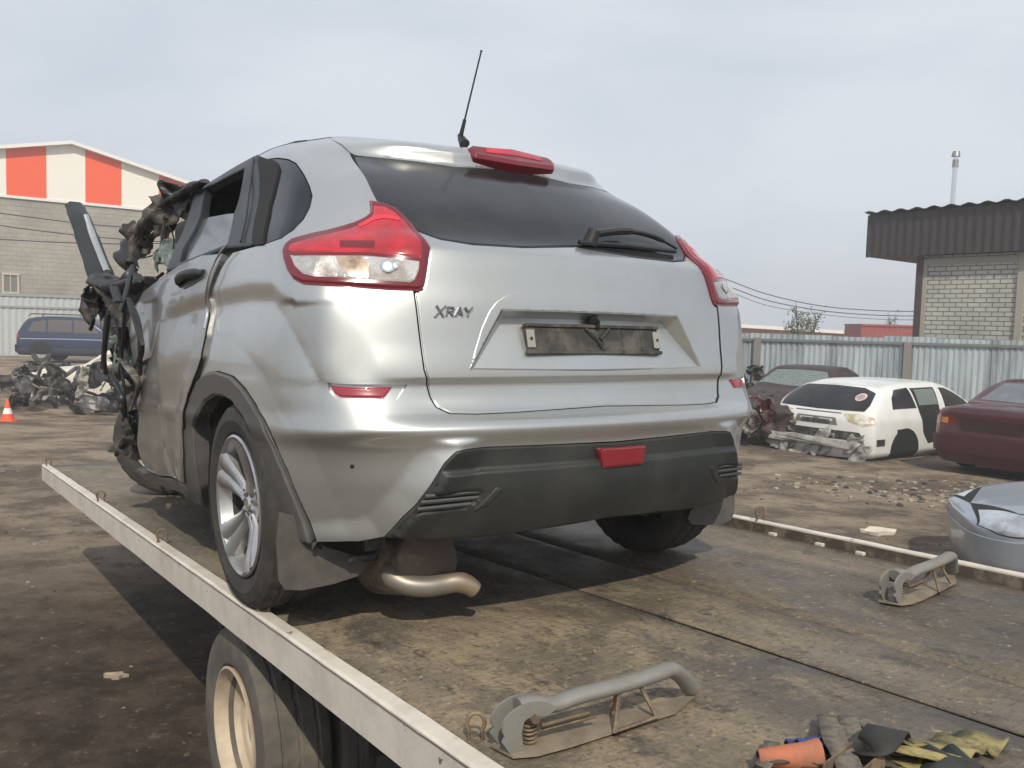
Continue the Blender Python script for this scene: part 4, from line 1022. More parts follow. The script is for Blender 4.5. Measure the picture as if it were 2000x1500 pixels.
# wheels: twin tyres each side
def truck_wheel(x, y, sgn, z=None):
    z = TWZ if z is None else z
    T = WT((x, y, z)) @ (Matrix.Identity(4) if sgn < 0 else Matrix.Rotation(math.pi, 4, 'Z'))
    root, h = wheel('truck_wheel', T, R_=TR, rim=.215, wid=.215, parent=truck, tyre_m=M['truck_rubber'])
    bm = bmesh.new(); r = .215
    lathe(bm, [(-h*.84, r - .003), (-h*1.0, r + .004), (-h*1.03, r - .004), (-h*.9, r - .014), (-h*.55, r - .022), (-h*.28, r - .045), (-h*.22, r - .07), (h*.18, .105), (h*.22, .095), (h*.05, .085), (-h*.3, .08), (-h*.36, .06), (-h*.36, .0001)], 56)
    rm = bm_obj('rim', bm, M['truck_rim'], root, smooth=True, auto=32)
    for q in range(6):
        bm = bmesh.new(); th = 2 * math.pi * q / 6 + .3; c_ = Vector((h*.17, .088 * math.cos(th), .088 * math.sin(th))); tube(bm, [c_, c_ + Vector((-.03, 0, 0))], .013, 6)
        bm_obj('wheel_nut', bm, M['rusty_steel'], rm, smooth=True)
    return root
TR = .355
M['truck_rubber'] = mat('dusty_truck_tyre', (.085, .078, .068), rough=.85, dirt=(.24, .20, .155), dirt_amt=.75, dirt_scale=5, bump=.2, bump_scale=50)
M['truck_rim'] = mat('cream_rim_paint', (.52, .43, .32), rough=.5, var=.12, dirt=(.28, .19, .12), dirt_amt=.6, dirt_scale=7)
o_, d_ = ray(462, 1432); kx = (-.80 - o_.x) / d_.x; TWP = o_ + d_ * kx; TWY = TWP.y; TWZ = TWP.z; print('truck wheel', TWP)
truck_wheel(-.705, TWY, -1); truck_wheel(-.46, TWY, -1); truck_wheel(1.26, TWY, 1); truck_wheel(1.01, TWY, 1)
bm = bmesh.new(); tube(bm, [(-.6, TWY, TWZ), (1.2, TWY, TWZ)], .06, 12); bmesh.ops.create_uvsphere(bm, u_segments=16, v_segments=10, radius=.17, matrix=WT((.3, TWY, TWZ))); bm_obj('axle', bm, M['dark_steel'], truck, smooth=True)
# a dark tool box under the deck behind the wheel
bm = bmesh.new(); box(bm, (-.70, -.35, -.62), (-.22, .14, -.15)); bm_obj('tool_box', bm, M['dark_steel'], truck, bevel=.01)

# ---- hinged tube stops on the deck
def tube_stop(P0, ang, mname, label_extra=None):
    """local frame: x along the base towards the right, y away from the tail, origin at the curled end"""
    T = WT(P0) @ Matrix.Rotation(ang, 4, 'Z')
    root = empty('tube_stop', Matrix.Identity(4)); root.parent = truck; root.matrix_local = T @ Matrix.Diagonal((1.0, 1.0, .74, 1))
    m_ = M[mname]
    # base plate with a bevelled nose
    bm = bmesh.new(); out_ = [(-.015,.03),(.0,-.035),(.045,-.050),(.12,-.048),(.40,-.020),(.52,.045),(.36,.035),(.06,.05)]
    A_ = [bm.verts.new((x, y, .001)) for x, y in out_]; B_ = [bm.verts.new((x, y, .008)) for x, y in out_]
    bm.faces.new(A_[::-1]); bm.faces.new(B_)
    for k_ in range(len(out_)): bm.faces.new((A_[k_], A_[(k_+1)%len(out_)], B_[(k_+1)%len(out_)], B_[k_]))
    bm_obj('base_plate', bm, M['dusty_plate'], root)
    # curled upright cheek plates
    for yy in (-.026, .020):
        bm = bmesh.new(); o_ = []; i_ = []
        for a in np.linspace(math.radians(205), math.radians(50), 12): o_.append((.045 + .062 * math.cos(a), .075 + .052 * math.sin(a)))
        out2 = [(.0, .006), (-.017, .04)] + o_ + [(.105,.098), (.078,.085), (.052,.096), (.030,.085), (.024,.055), (.028,.006)]
        A_ = [bm.verts.new((x, yy, z)) for x, z in out2]; B_ = [bm.verts.new((x, yy + .007, z)) for x, z in out2]
        bm.faces.new(A_); bm.faces.new(B_[::-1])
        for k_ in range(len(out2)): bm.faces.new((A_[k_], A_[(k_+1)%len(out2)], B_[(k_+1)%len(out2)], B_[k_]))
        bm_obj('cheek_plate', bm, m_, root)
    bm = bmesh.new(); tube(bm, smooth_path([(.03,0,.112),(.06,0,.112),(.11,0,.096),(.17,0,.104),(.28,0,.108),(.37,0,.118),(.395,.004,.119),(.415,.008,.112),(.455,.024,.074),(.49,.038,.026)], 5), .021, 14); bm_obj('bent_tube', bm, m_, root, smooth=True)
    bm = bmesh.new(); tube(bm, [(.05,-.035,.085),(.05,.035,.085)], .009, 10); bm_obj('hinge_bolt', bm, M['rusty_steel'], root, smooth=True)
    bm = bmesh.new(); tube(bm, [Vector((.055 + .012*math.cos(a), -.002 + .012*math.sin(a), .008 + .055 * a/31.4)) for a in np.linspace(0, 31.4, 80)], .0035, 5); tube(bm, [(.055,-.002,.008),(.055,-.002,.085)], .006, 8); bm_obj('spring', bm, M['rusty_steel'], root, smooth=True)
    bm = bmesh.new()
    for a, b in (((.27,.0,.100),(.225,-.045,.008)), ((.27,.0,.100),(.265,.035,.008)), ((.315,.0,.108),(.345,-.028,.008)), ((.225,-.045,.012),(.345,-.028,.012))): tube(bm, [a, b], .005, 6)
    bm_obj('support_strut', bm, M['rusty_steel'], root, smooth=True)
    bm = bmesh.new(); tube(bm, [(.07,-.01,.040),(.20,-.015,.046)], .004, 6); tube(bm, [(.07,-.02,.060),(.18,-.02,.064)], .006, 6); bm_obj('latch_rod', bm, M['rusty_steel'], root, smooth=True)
    return root
pa = CZ(985, 1470, 0); tube_stop((pa.x, pa.y, .002), math.radians(-6), 'grey_steel')
pb = CZ(1738, 1180, 0); tube_stop((pb.x, pb.y, .002), math.radians(4), 'grey_steel')
# ================================================================== ground
def ground_mat():
    m = bpy.data.materials.new('yard_dirt'); m.use_nodes = True; t = m.node_tree; p = t.nodes['Principled BSDF']
    def nd(ty, **k):
        q = t.nodes.new(ty)
        for a, b in k.items(): setattr(q, a, b)
        return q
    tcn = nd('ShaderNodeTexCoord')
    def noi(scale, det=8, r=.65, st=None):
        q = nd('ShaderNodeTexNoise'); q.inputs['Scale'].default_value = scale; q.inputs['Detail'].default_value = det; q.inputs['Roughness'].default_value = r
        if st:
            mp = nd('ShaderNodeMapping'); mp.inputs['Scale'].default_value = st; t.links.new(tcn.outputs['Object'], mp.inputs[0]); t.links.new(mp.outputs[0], q.inputs['Vector'])
        else: t.links.new(tcn.outputs['Object'], q.inputs['Vector'])
        return q.outputs['Fac']
    def ramp(f, a, b, lo=0, hi=1):
        r = nd('ShaderNodeMapRange'); r.interpolation_type = 'SMOOTHSTEP'
        for i_, x in zip((1, 2, 3, 4), (a, b, lo, hi)): r.inputs[i_].default_value = x
        t.links.new(f, r.inputs[0]); return r.outputs[0]
    def mix(f, a, b, mode='MIX'):
        q = nd('ShaderNodeMix', data_type='RGBA', blend_type=mode); t.links.new(f, q.inputs[0])
        for s_, x in ((6, a), (7, b)):
            if isinstance(x, tuple): q.inputs[s_].default_value = (*x, 1)
            else: t.links.new(x, q.inputs[s_])
        return q.outputs[2]
    # oily dark soil beside the lorry, pale dusty soil further off
    geo = nd('ShaderNodeSeparateXYZ'); t.links.new(tcn.outputs['Object'], geo.inputs[0])
    dist = nd('ShaderNodeVectorMath', operation='DISTANCE'); dist.inputs[1].default_value = (-1.6, 2.6, 0); t.links.new(tcn.outputs['Object'], dist.inputs[0])
    warp = nd('ShaderNodeMath', operation='MULTIPLY_ADD'); warp.inputs[1].default_value = 5.0; t.links.new(noi(.35, 5), warp.inputs[0]); t.links.new(dist.outputs['Value'], warp.inputs[2])
    near = ramp(warp.outputs[0], 3.6, 9.5)
    dark = mix(ramp(noi(3.0, 9, .7), .38, .64), (.060, .043, .034), (.150, .110, .084))
    pale = mix(ramp(noi(.8, 10, .75, (1, 1.3, 1)), .40, .60), (.175, .130, .098), (.42, .335, .245))
    c = mix(near, dark, pale)
    c = mix(ramp(noi(1.0, 6, .65, (.4, 1.0, 1)), .52, .70, 0, .5), c, (.105, .078, .060))
    c = mix(ramp(noi(2.2, 8, .7), .56, .66, 0, .55), c, (.060, .045, .036))
    c = mix(ramp(noi(11, 8, .8), .56, .68, 0, .7), c, (.38, .31, .24))
    c = mix(ramp(noi(40, 6, .8), .54, .70, 0, .55), c, (.045, .035, .03))
    t.links.new(c, p.inputs['Base Color']); p.inputs['Roughness'].default_value = .93; p.inputs['Specular IOR Level'].default_value = .25
    b1 = nd('ShaderNodeBump'); b1.inputs['Strength'].default_value = 1.0; b1.inputs['Distance'].default_value = .12; t.links.new(noi(5, 10, .75), b1.inputs['Height'])
    b2 = nd('ShaderNodeBump'); b2.inputs['Strength'].default_value = .7; b2.inputs['Distance'].default_value = .012; t.links.new(noi(45, 8, .8), b2.inputs['Height']); t.links.new(b1.outputs[0], b2.inputs['Normal']); t.links.new(b2.outputs[0], p.inputs['Normal'])
    return m
def axis_pts(lo, hi, fine, flo, fhi):
    a = list(np.arange(flo, fhi, fine)); x = fhi; st = fine
    while x < hi: a.append(x); st *= 1.25; x += st
    a.append(hi); x = flo; st = fine; b = []
    while x > lo: st *= 1.25; x -= st; b.append(max(x, lo))
    return sorted(set(b + a))
def gh(x, y):
    f = min(1, max(0, (60 - math.hypot(x, y)) / 20)); return f * (.050 * noise.noise(Vector((x * .35, y * .35, 0))) + .018 * noise.noise(Vector((x * 1.5, y * 1.5, 3))) + .008 * noise.noise(Vector((x * 4.5, y * 4.5, 7))))
xs = axis_pts(-150, 170, .16, -9, 11); ys = axis_pts(-40, 170, .16, -1, 20)
V = [(x, y, gh(x, y)) for y in ys for x in xs]; nx = len(xs); F = [(j*nx+i, j*nx+i+1, (j+1)*nx+i+1, (j+1)*nx+i) for j in range(len(ys)-1) for i in range(nx-1)]
mesh_obj('ground', V, F, ground_mat(), kind='structure')

# loose stones and rubbish
rg = random.Random(21)
V = []; F = []; MI = []
def rock(x, y, s, flat, mi):
    b = len(V); R3 = Matrix.Rotation(rg.uniform(0, 6.28), 3, 'Z'); z = gh(x, y)
    base = [(1,0,0),(0,1,0),(-1,0,0),(0,-1,0),(.6,.6,.55),(-.6,.5,.6),(-.5,-.6,.5),(.6,-.5,.6),(0,0,.9)]
    for q in base:
        v = R3 @ Vector((q[0] * s * rg.uniform(.6, 1.3), q[1] * s * rg.uniform(.6, 1.2), q[2] * s * flat * rg.uniform(.6, 1.2))); V.append((v.x + x, v.y + y, v.z + z - .002))
    f = [(0,4,7),(0,1,4),(1,5,4),(1,2,5),(2,6,5),(2,3,6),(3,7,6),(3,0,7),(4,5,8),(5,6,8),(6,7,8),(7,4,8)]
    for q in f: F.append(tuple(b + i for i in q)); MI.append(mi)
for k in range(3000):
    if rg.random() < .5:
        x = rg.uniform(-6.5, .0); y = rg.uniform(1.6, 12)
    else:
        x = rg.uniform(1.0, 11); y = rg.uniform(4.5, 17)
    rock(x, y, rg.choice([.004, .006, .008, .012]) * (1.0 if y < 6 else 1.8), rg.uniform(.3, .8), rg.choice([0, 0, 0, 1, 2]))
for k in range(1500):
    a = rg.gauss(0, 1); x = 7.2 + a * 1.9; y = 10.3 - .35 * a + rg.gauss(0, .45); rock(x, y, rg.choice([.012, .02, .03, .05]), rg.uniform(.4, .9), rg.choice([0, 1, 2, 3]))
o = mesh_obj('gravel', V, F, smooth=False, kind='stuff')
for m_ in (mat('stone_brown', (.11, .085, .065), rough=.9), mat('stone_pale', (.30, .25, .20), rough=.9), mat('stone_dark', (.05, .04, .035), rough=.9), mat('stone_reddish', (.28, .20, .16), rough=.9)): o.data.materials.append(m_)
o.data.polygons.foreach_set('material_index', MI)
o['label'] = 'loose stones and grit scattered over the yard'; 

# pale scraps one can point at
def flat_scrap(name, u_, v_, s, m, label, cat, ragged=.4, th=.012, asp=.6):
    p = G(u_, v_); root = None; n_ = 11; bm = bmesh.new(); top = []
    r_ = random.Random(u_); hs = []
    for k in range(n_):
        a = 2 * math.pi * k / n_; q = s * (1 + r_.uniform(-ragged, ragged)); top.append(bm.verts.new((q * math.cos(a), q * asp * math.sin(a), th + r_.uniform(0, s * .25))))
    c_ = bm.verts.new((0, 0, th * 2.4)); low = [bm.verts.new((v.co.x * .95, v.co.y * .95, -.01)) for v in top]
    for k in range(n_): bm.faces.new((c_, top[k], top[(k+1)%n_])); bm.faces.new((top[k], low[k], low[(k+1)%n_], top[(k+1)%n_]))
    o = bm_obj(name, bm, m, label=label, cat=cat); o.location = (p.x, p.y, gh(p.x, p.y)); return o
PALE = mat('pale_sandstone', (.62, .55, .44), rough=.85, bump=.3, bump_scale=20)
flat_scrap('pale_rag', 1710, 1040, .15, PALE, 'pale flat rag lying on the dirt beyond the right deck rail', 'rag')
flat_scrap('sand_lump', 228, 1322, .05, mat('light_scrap', (.34,.27,.20), rough=.8), 'small pale scrap on the dark soil left of the truck wheel', 'scrap')

# ================================================================== helpers for buildings
def quad_strip(name, pts2, m, parent=None, **k): pass
def slab(bm, P, Q, h0, h1, th, nrm):
    """upright slab from ground point P to Q between heights h0(P) and h1, thickness th along nrm"""
    z00, z01 = h0; z10, z11 = h1; n_ = Vector((nrm[0], nrm[1], 0)) * th
    v = [bm.verts.new(c) for c in ((P[0], P[1], z00), (Q[0], Q[1], z01), (Q[0], Q[1], z11), (P[0], P[1], z10))]; w_ = [bm.verts.new(a.co + n_) for a in v]
    bm.faces.new(v); bm.faces.new(w_[::-1])
    for k in range(4): bm.faces.new((v[k], w_[k], w_[(k+1)%4], v[(k+1)%4]))
def ray_line(u_, A, B):
    """ground point where the vertical plane through pixel column u (at horizon) meets line AB"""
    d = TW.to_3x3() @ Vector(((u_ - 1000) / FPX, 1, -(632 + .029 * (u_ - 1000) - 750) / FPX)); o_ = TW.translation
    # o + s d = A + t (B - A) in xy
    e_ = (B[0] - A[0], B[1] - A[1]); den = d.x * e_[1] - d.y * e_[0]
    s_ = ((A[0] - o_.x) * e_[1] - (A[1] - o_.y) * e_[0]) / den
    return Vector((o_.x + d.x * s_, o_.y + d.y * s_, 0))
def hgt_at(u_, v_, P):
    """height of pixel (u, v) at ground point P"""
    o_, d = ray(u_, v_, 'world'); s_ = (P.y - o_.y) / d.y; return o_.z + d.z * s_

# ================================================================== striped warehouse (left)
A = ray_line(-330, (-28, 37), (-10, 49)); A = Vector((-30.5, 35.2, 0)); B = Vector((-16.2, 45.6, 0))
dirv = (B - A).normalized(); nb = Vector((-dirv.y, dirv.x, 0))
wh = empty('warehouse', label='tall warehouse with orange and cream striped gable above a grey block wall', cat='building')
M['cream_sheet'] = mat('cream_sheet', (.86, .82, .73), rough=.5, var=.05)
M['orange_sheet'] = mat('orange_sheet', (.88, .11, .03), rough=.5, var=.05)
def block_mat(name, c1, c2, mortar, sc, bw, bh):
    m = bpy.data.materials.new(name); m.use_nodes = True; t = m.node_tree; p = t.nodes['Principled BSDF']; p.inputs['Roughness'].default_value = .9
    tcn = t.nodes.new('ShaderNodeTexCoord'); mp = t.nodes.new('ShaderNodeMapping'); br = t.nodes.new('ShaderNodeTexBrick')
    t.links.new(tcn.outputs['UV'], br.inputs['Vector'])
    br.inputs['Color1'].default_value = (*c1, 1); br.inputs['Color2'].default_value = (*c2, 1); br.inputs['Mortar'].default_value = (*mortar, 1)
    br.inputs['Scale'].default_value = sc; br.inputs['Brick Width'].default_value = bw; br.inputs['Row Height'].default_value = bh; br.inputs['Mortar Size'].default_value = .012; br.inputs['Mortar Smooth'].default_value = .3
    n_ = t.nodes.new('ShaderNodeTexNoise'); n_.inputs['Scale'].default_value = .45; n_.inputs['Detail'].default_value = 10; n_.inputs['Roughness'].default_value = .7; t.links.new(tcn.outputs['Object'], n_.inputs['Vector'])
    r = t.nodes.new('ShaderNodeMapRange'); r.inputs[1].default_value = .3; r.inputs[2].default_value = .7; r.inputs[3].default_value = .72; r.inputs[4].default_value = 1.25; t.links.new(n_.outputs['Fac'], r.inputs[0])
    cb = t.nodes.new('ShaderNodeCombineColor'); [t.links.new(r.outputs[0], cb.inputs[k]) for k in range(3)]
    mx = t.nodes.new('ShaderNodeMix'); mx.data_type = 'RGBA'; mx.blend_type = 'MULTIPLY'; mx.inputs[0].default_value = 1; t.links.new(br.outputs['Color'], mx.inputs[6]); t.links.new(cb.outputs[0], mx.inputs[7])
    t.links.new(mx.outputs[2], p.inputs['Base Color'])
    b = t.nodes.new('ShaderNodeBump'); b.inputs['Strength'].default_value = .8; b.inputs['Distance'].default_value = .02; b.invert = True; t.links.new(br.outputs['Fac'], b.inputs['Height']); t.links.new(b.outputs[0], p.inputs['Normal'])
    return m
def uv_wall(o, d):
    me = o.data; uv = me.uv_layers.new(name='uv')
    for l in me.loops:
        c_ = me.vertices[l.vertex_index].co; uv.data[l.index].uv = (c_.x * d[0] + c_.y * d[1], c_.z)
H0, H1 = 5.25, 9.75     # bottom of the stripes, ridge
# where along the facade each photo column falls
def fac(u_): return ray_line(u_, A, B)
stops = [-360, -285, -215, -140, -62, 15, 93, 168, 238, 310, 379]
ridge = fac(140)
def top_h(P): 
    s_ = (P - ridge).dot(dirv); return hgt_at(140, 283, ridge) - (.235 * s_ if s_ > 0 else -.215 * s_)
hb = hgt_at(165, 396, fac(165))
for k, (a, b) in enumerate(zip(stops, stops[1:])):
    P, Q = fac(a), fac(b); bm = bmesh.new()
    if a < 140 < b:
        v = [bm.verts.new(c) for c in ((P.x, P.y, hb), (Q.x, Q.y, hb), (Q.x, Q.y, top_h(Q)), (ridge.x, ridge.y, top_h(ridge)), (P.x, P.y, top_h(P)))]; bm.faces.new(v)
        r = bmesh.ops.extrude_face_region(bm, geom=bm.faces[:]); [setattr(x, 'co', x.co + nb * .15) for x in r['geom'] if isinstance(x, bmesh.types.BMVert)]
    else: slab(bm, P, Q, (hb, hb), (top_h(P), top_h(Q)), .15, nb)
    bm_obj('stripe_panel', bm, M['orange_sheet' if k % 2 else 'cream_sheet'], wh)
P0_, P1_ = fac(-360), fac(379)
bm = bmesh.new(); slab(bm, P0_ + nb * .05, P1_ + nb * .05, (-.2, -.2), (hb - .02, hb - .02), .3, nb); o = bm_obj('block_wall', bm, block_mat('grey_blocks', (.375, .345, .295), (.35, .32, .275), (.33, .305, .26), 1.0, .42, .21), wh); uv_wall(o, dirv)
# returns and roof
back = nb * 22
bm = bmesh.new()
for P in (P0_, P1_): slab(bm, P + nb * .36, P + nb * .36 + back, (-.2, -.2), (top_h(P) - .05, top_h(P) - .05), .2, -dirv if P is P1_ else dirv)
bm_obj('end_wall', bm, M['cream_sheet'], wh)
WHT = mat('white_flashing', (.82, .80, .76), rough=.45)
bm = bmesh.new(); ov = -nb * .35
for P, Q in ((P0_, ridge), (ridge, P1_ + dirv * .35)):
    a_ = Vector((P.x, P.y, top_h(P))) + ov; b_ = Vector((Q.x, Q.y, top_h(Q))) + ov; v = [bm.verts.new(c) for c in (a_, b_, b_ + back, a_ + back)]; w_ = [bm.verts.new(x.co + Vector((0, 0, .16))) for x in v]
    bm.faces.new(v); bm.faces.new(w_[::-1])
    for k in range(4): bm.faces.new((v[k], w_[k], w_[(k+1)%4], v[(k+1)%4]))
bm_obj('roof', bm, WHT, wh)
bm = bmesh.new(); slab(bm, P0_ - nb * .03, P1_ - nb * .03, (hb - .10, hb - .10), (hb + .02, hb + .02), .028, nb); bm_obj('flashing', bm, WHT, wh)
q_ = fac(322); bm = bmesh.new(); tube(bm, [q_ - nb * .1 + Vector((0,0,hb)), q_ - nb * .1 + Vector((0,0,top_h(q_) - .1))], .08, 8); bm_obj('drain_pipe', bm, mat('dull_brown_metal', (.20,.13,.10), rough=.6), wh)
# window low in the block wall
q0, q1 = fac(4), fac(38); zt, zb_ = hgt_at(20, 537, fac(20)), hgt_at(20, 570, fac(20))
bm = bmesh.new(); slab(bm, q0 - nb * .02, q1 - nb * .02, (zb_, zb_), (zt, zt), .05, nb); wf = bm_obj('window', bm, mat('old_glass', (.20,.19,.17), rough=.3), wh)
fm = mat('window_frame_cream', (.55, .49, .41), rough=.6)
for (a, b, c_, d_) in ((4, 8, zb_, zt), (34, 38, zb_, zt), (20, 22, zb_, zt)):
    bm = bmesh.new(); slab(bm, fac(a) - nb * .06, fac(b) - nb * .06, (c_, c_), (d_, d_), .036, nb); bm_obj('frame', bm, fm, wf)
for (c_, d_) in ((zb_ - .12, zb_), (zt, zt + .1)):
    bm = bmesh.new(); slab(bm, q0 - nb * .08, q1 - nb * .08, (c_, c_), (d_, d_), .056, nb); bm_obj('frame', bm, fm, wf)
# overhead cables across the yard
CB = mat('overhead_cable', (.045, .042, .04), rough=.7)
def cable(pts, r, label, group):
    bm = bmesh.new(); tube(bm, smooth_path(pts, 8), r, 5); return bm_obj('overhead_cable', bm, CB, smooth=True, label=label, cat='cable', group=group)
g1 = 'cables in front of the block wall'
for k, (pts, lab) in enumerate([
    (((-60,408),(120,432),(250,444),(420,452)), 'uppermost dark cable sagging across the block wall below the stripes'),
    (((-60,432),(120,456),(280,470),(430,476)), 'middle dark cable sagging across the block wall behind the bent pillar'),
    (((-60,464),(130,474),(280,476),(430,470)), 'lowest dark cable sagging across the block wall behind the bent pillar')]):
    cable([WY(a, b, 30 + .0 * a) for a, b in pts], .018, lab, g1)
g2 = 'power lines right of the silver car'
for k, (dy, lab) in enumerate(((0, 'top line of the three thin power lines behind the kiosk'), (12, 'middle line of the three thin power lines behind the kiosk'), (22, 'bottom line of the three thin power lines behind the kiosk'))):
    cable([WY(a, b + dy * (1 if a < 1600 else .75), 42) for a, b in ((1300,500),(1425,548),(1500,575),(1600,597),(1700,606),(1800,608),(1900,603))], .022 if k < 2 else .014, lab, g2)

# ================================================================== pale metal fence in front of the block wall (left)
fa = Vector((-27.5, 32.6, 0)); fb_ = Vector((-12.5, 40.5, 0)); fd = (fb_ - fa).normalized(); fn = Vector((-fd.y, fd.x, 0))
fz = lambda P, u_, v_: hgt_at(u_, v_, P)
lf = empty('metal_fence', label='pale grey sheet metal fence at the foot of the block wall behind the blue car', cat='fence')
def corr_wall(name, P, Q, z0, z1, pitch, depth, m, parent, phase=0.0, trap=True, ztop=None):
    L_ = (Q - P).length; d = (Q - P).normalized(); n_ = Vector((-d.y, d.x, 0)); V = []; F = []; k = int(L_ / pitch * 4)
    for i in range(k + 1):
        s_ = L_ * i / k; ph = (i % 4); off_ = depth * (0, 0, 1, 1)[ph] if trap else depth * math.sin(i * math.pi / 2)
        for z in (z0, (ztop(s_) if ztop else z1)): c_ = P + d * (s_ + (pitch * .06 if ph in (0, 2) else -pitch * .06)) + n_ * off_; V.append((c_.x, c_.y, z))
    for i in range(k): F.append((2*i, 2*i+2, 2*i+3, 2*i+1))
    o = mesh_obj(name, V, F, m, parent, smooth=False); s_ = o.modifiers.new('solid', 'SOLIDIFY'); s_.thickness = .004; return o
M['pale_fence'] = mat('pale_galvanised', (.50, .52, .52), rough=.5, metal=.2, var=.1)
zf = fz(ray_line(60, fa, fb_), 60, 575)
corr_wall('fence_sheet', fa, fb_, 0, zf, .25, .03, M['pale_fence'], lf)
bm = bmesh.new(); slab(bm, fa - fn * .04, fb_ - fn * .04, (zf - .1, zf - .1), (zf + .02, zf + .02), .035, fn); bm_obj('fence_rail', bm, mat('fence_rail_grey', (.30,.31,.30), rough=.6), lf)
zr_ = fz(ray_line(60, fa, fb_), 60, 600); bm = bmesh.new(); slab(bm, fa - fn * .04, fb_ - fn * .04, (zr_ - .04, zr_ - .04), (zr_ + .04, zr_ + .04), .035, fn); bm_obj('fence_rail', bm, bpy.data.materials['fence_rail_grey'], lf)

# ================================================================== corrugated fence (right)
RA = Vector((2.0, 20.6, 0)); RB = Vector((18.6, 15.4, 0)); rd_ = (RB - RA).normalized(); rn = Vector((-rd_.y, rd_.x, 0))
rf = empty('corrugated_fence', label='weathered galvanised corrugated fence with brown posts behind the scrapped cars', cat='fence')
def galv():
    m = mat('weathered_galvanised', (.44, .47, .47), rough=.45, metal=.35, var=.0)
    t = m.node_tree; p = t.nodes['Principled BSDF']; tcn = t.nodes.new('ShaderNodeTexCoord'); mp = t.nodes.new('ShaderNodeMapping'); mp.inputs['Scale'].default_value = (1.3, 1.3, .12); t.links.new(tcn.outputs['Object'], mp.inputs[0])
    n_ = t.nodes.new('ShaderNodeTexNoise'); n_.inputs['Scale'].default_value = 2.2; n_.inputs['Detail'].default_value = 8; n_.inputs['Roughness'].default_value = .7; t.links.new(mp.outputs[0], n_.inputs['Vector'])
    cr_ = t.nodes.new('ShaderNodeValToRGB'); e = cr_.color_ramp.elements; e[0].position = .38; e[0].color = (.27, .31, .33, 1); e[1].position = .60; e[1].color = (.50, .56, .58, 1); x = e.new(.49); x.color = (.41, .46, .48, 1); t.links.new(n_.outputs['Fac'], cr_.inputs[0]); t.links.new(cr_.outputs[0], p.inputs['Base Color']); return m
GALV = galv()
Lf = (RB - RA).length; ns_ = int(Lf / 1.05)
for k in range(ns_):
    P = RA + rd_ * (k * 1.05); Q = RA + rd_ * ((k + 1) * 1.05 + .02); P = P + rn * (.006 * (k % 2)); Q = Q + rn * (.006 * (k % 2))
    def zt(P):
        s_ = (P - RA).dot(rd_) / Lf; return 1.86 + .10 * s_
    corr_wall('fence_sheet', P, Q, -.1, zt((P + Q) / 2) + .02 * math.sin(k * 2.3), .116, .030, GALV, rf)
bm = bmesh.new(); slab(bm, RA - rn * .05, RB - rn * .05, (1.70, 1.80), (1.755, 1.855), .045, rn); bm_obj('fence_rail', bm, mat('rail_grey', (.14,.15,.15), rough=.6), rf)
bm = bmesh.new(); slab(bm, RA - rn * .05, RB - rn * .05, (.5, .5), (.56, .56), .045, rn); bm_obj('fence_rail', bm, bpy.data.materials['rail_grey'], rf)
PB = mat('brown_grey_post', (.20, .18, .165), rough=.8)
for u_ in (1180, 1481, 1773, 2100):
    P = ray_line(u_, RA, RB); bm = bmesh.new(); slab(bm, P - rd_ * .075 - rn * .12, P + rd_ * .075 - rn * .12, (-.1, -.1), (1.80, 1.80), .068, rn); bm_obj('fence_post', bm, PB, rf)

# ================================================================== brick kiosk
ka = Vector((8.66, 21.6, 0)); kd = Vector((.62, -.785, 0)).normalized(); kn = Vector((-kd.y, kd.x, 0))   # kn points away from the camera side
KL = 8.5
ks = empty('brick_kiosk', label='yellow brick hut with dark brown corrugated canopy behind the fence', cat='building')
BROWN = mat('brown_sheet', (.032, .024, .024), rough=.5, var=.1)
def kh(u_, v_): return hgt_at(u_, v_, ray_line(u_, ka, ka + kd * KL))
zt_, zb2 = kh(1700, 419), kh(1700, 502)
corr_wall('canopy_fascia', ka, ka + kd * KL, zb2, zt_, .20, .028, BROWN, ks, ztop=lambda s_: zt_ + .03 * (int(s_ / .10) % 2))
V = []; F = []; n_ = 100
for i in range(n_ + 1):
    P = ka + kd * (KL * i / n_) - kn * .12; z = zt_ + .045 + .03 * math.sin(i * 1.35)
    V += [(P.x, P.y, z), (P.x + kn.x * 5, P.y + kn.y * 5, z - .25)]
for i in range(n_): F.append((2*i, 2*i+1, 2*i+3, 2*i+2))
o = mesh_obj('roof_sheet', V, F, BROWN, ks, smooth=False); s_ = o.modifiers.new('s', 'SOLIDIFY'); s_.thickness = .02
bm = bmesh.new(); 
c0 = ka + kn * .06; vs = [c0, c0 + kd * KL, c0 + kd * KL + kn * 4.6, c0 + kn * 4.6]
v = [bm.verts.new((q.x, q.y, zb2 + .02)) for q in vs]; w_ = [bm.verts.new((q.x, q.y, zt_ - .32)) for q in vs]; bm.faces.new(v); bm.faces.new(w_[::-1])
for k in range(4): bm.faces.new((v[k], w_[k], w_[(k+1)%4], v[(k+1)%4]))
bm_obj('canopy', bm, BROWN, ks)
wl = ka + kn * .30
P1 = ray_line(1796, wl, wl + kd * KL); P2 = ray_line(1981, wl, wl + kd * KL); P3 = wl + kd * KL
brick = block_mat('yellow_brick', (.47, .46, .41), (.41, .40, .36), (.16, .15, .135), 1.0, .27, .105)
bm = bmesh.new(); slab(bm, P1, P2, (0, 0), (zb2, zb2), .3, kn); o = bm_obj('brick_wall', bm, brick, ks); uv_wall(o, kd)
bm = bmesh.new(); slab(bm, P2 + kd * .14, P3, (0, 0), (zb2, zb2), .3, kn); o = bm_obj('brick_wall', bm, brick, ks); uv_wall(o, kd)
bm = bmesh.new(); slab(bm, P1 + kn * .31, P1 + kn * 4, (0, 0), (zb2, zb2), .3, kd); o = bm_obj('brick_wall', bm, brick, ks); uv_wall(o, kn)
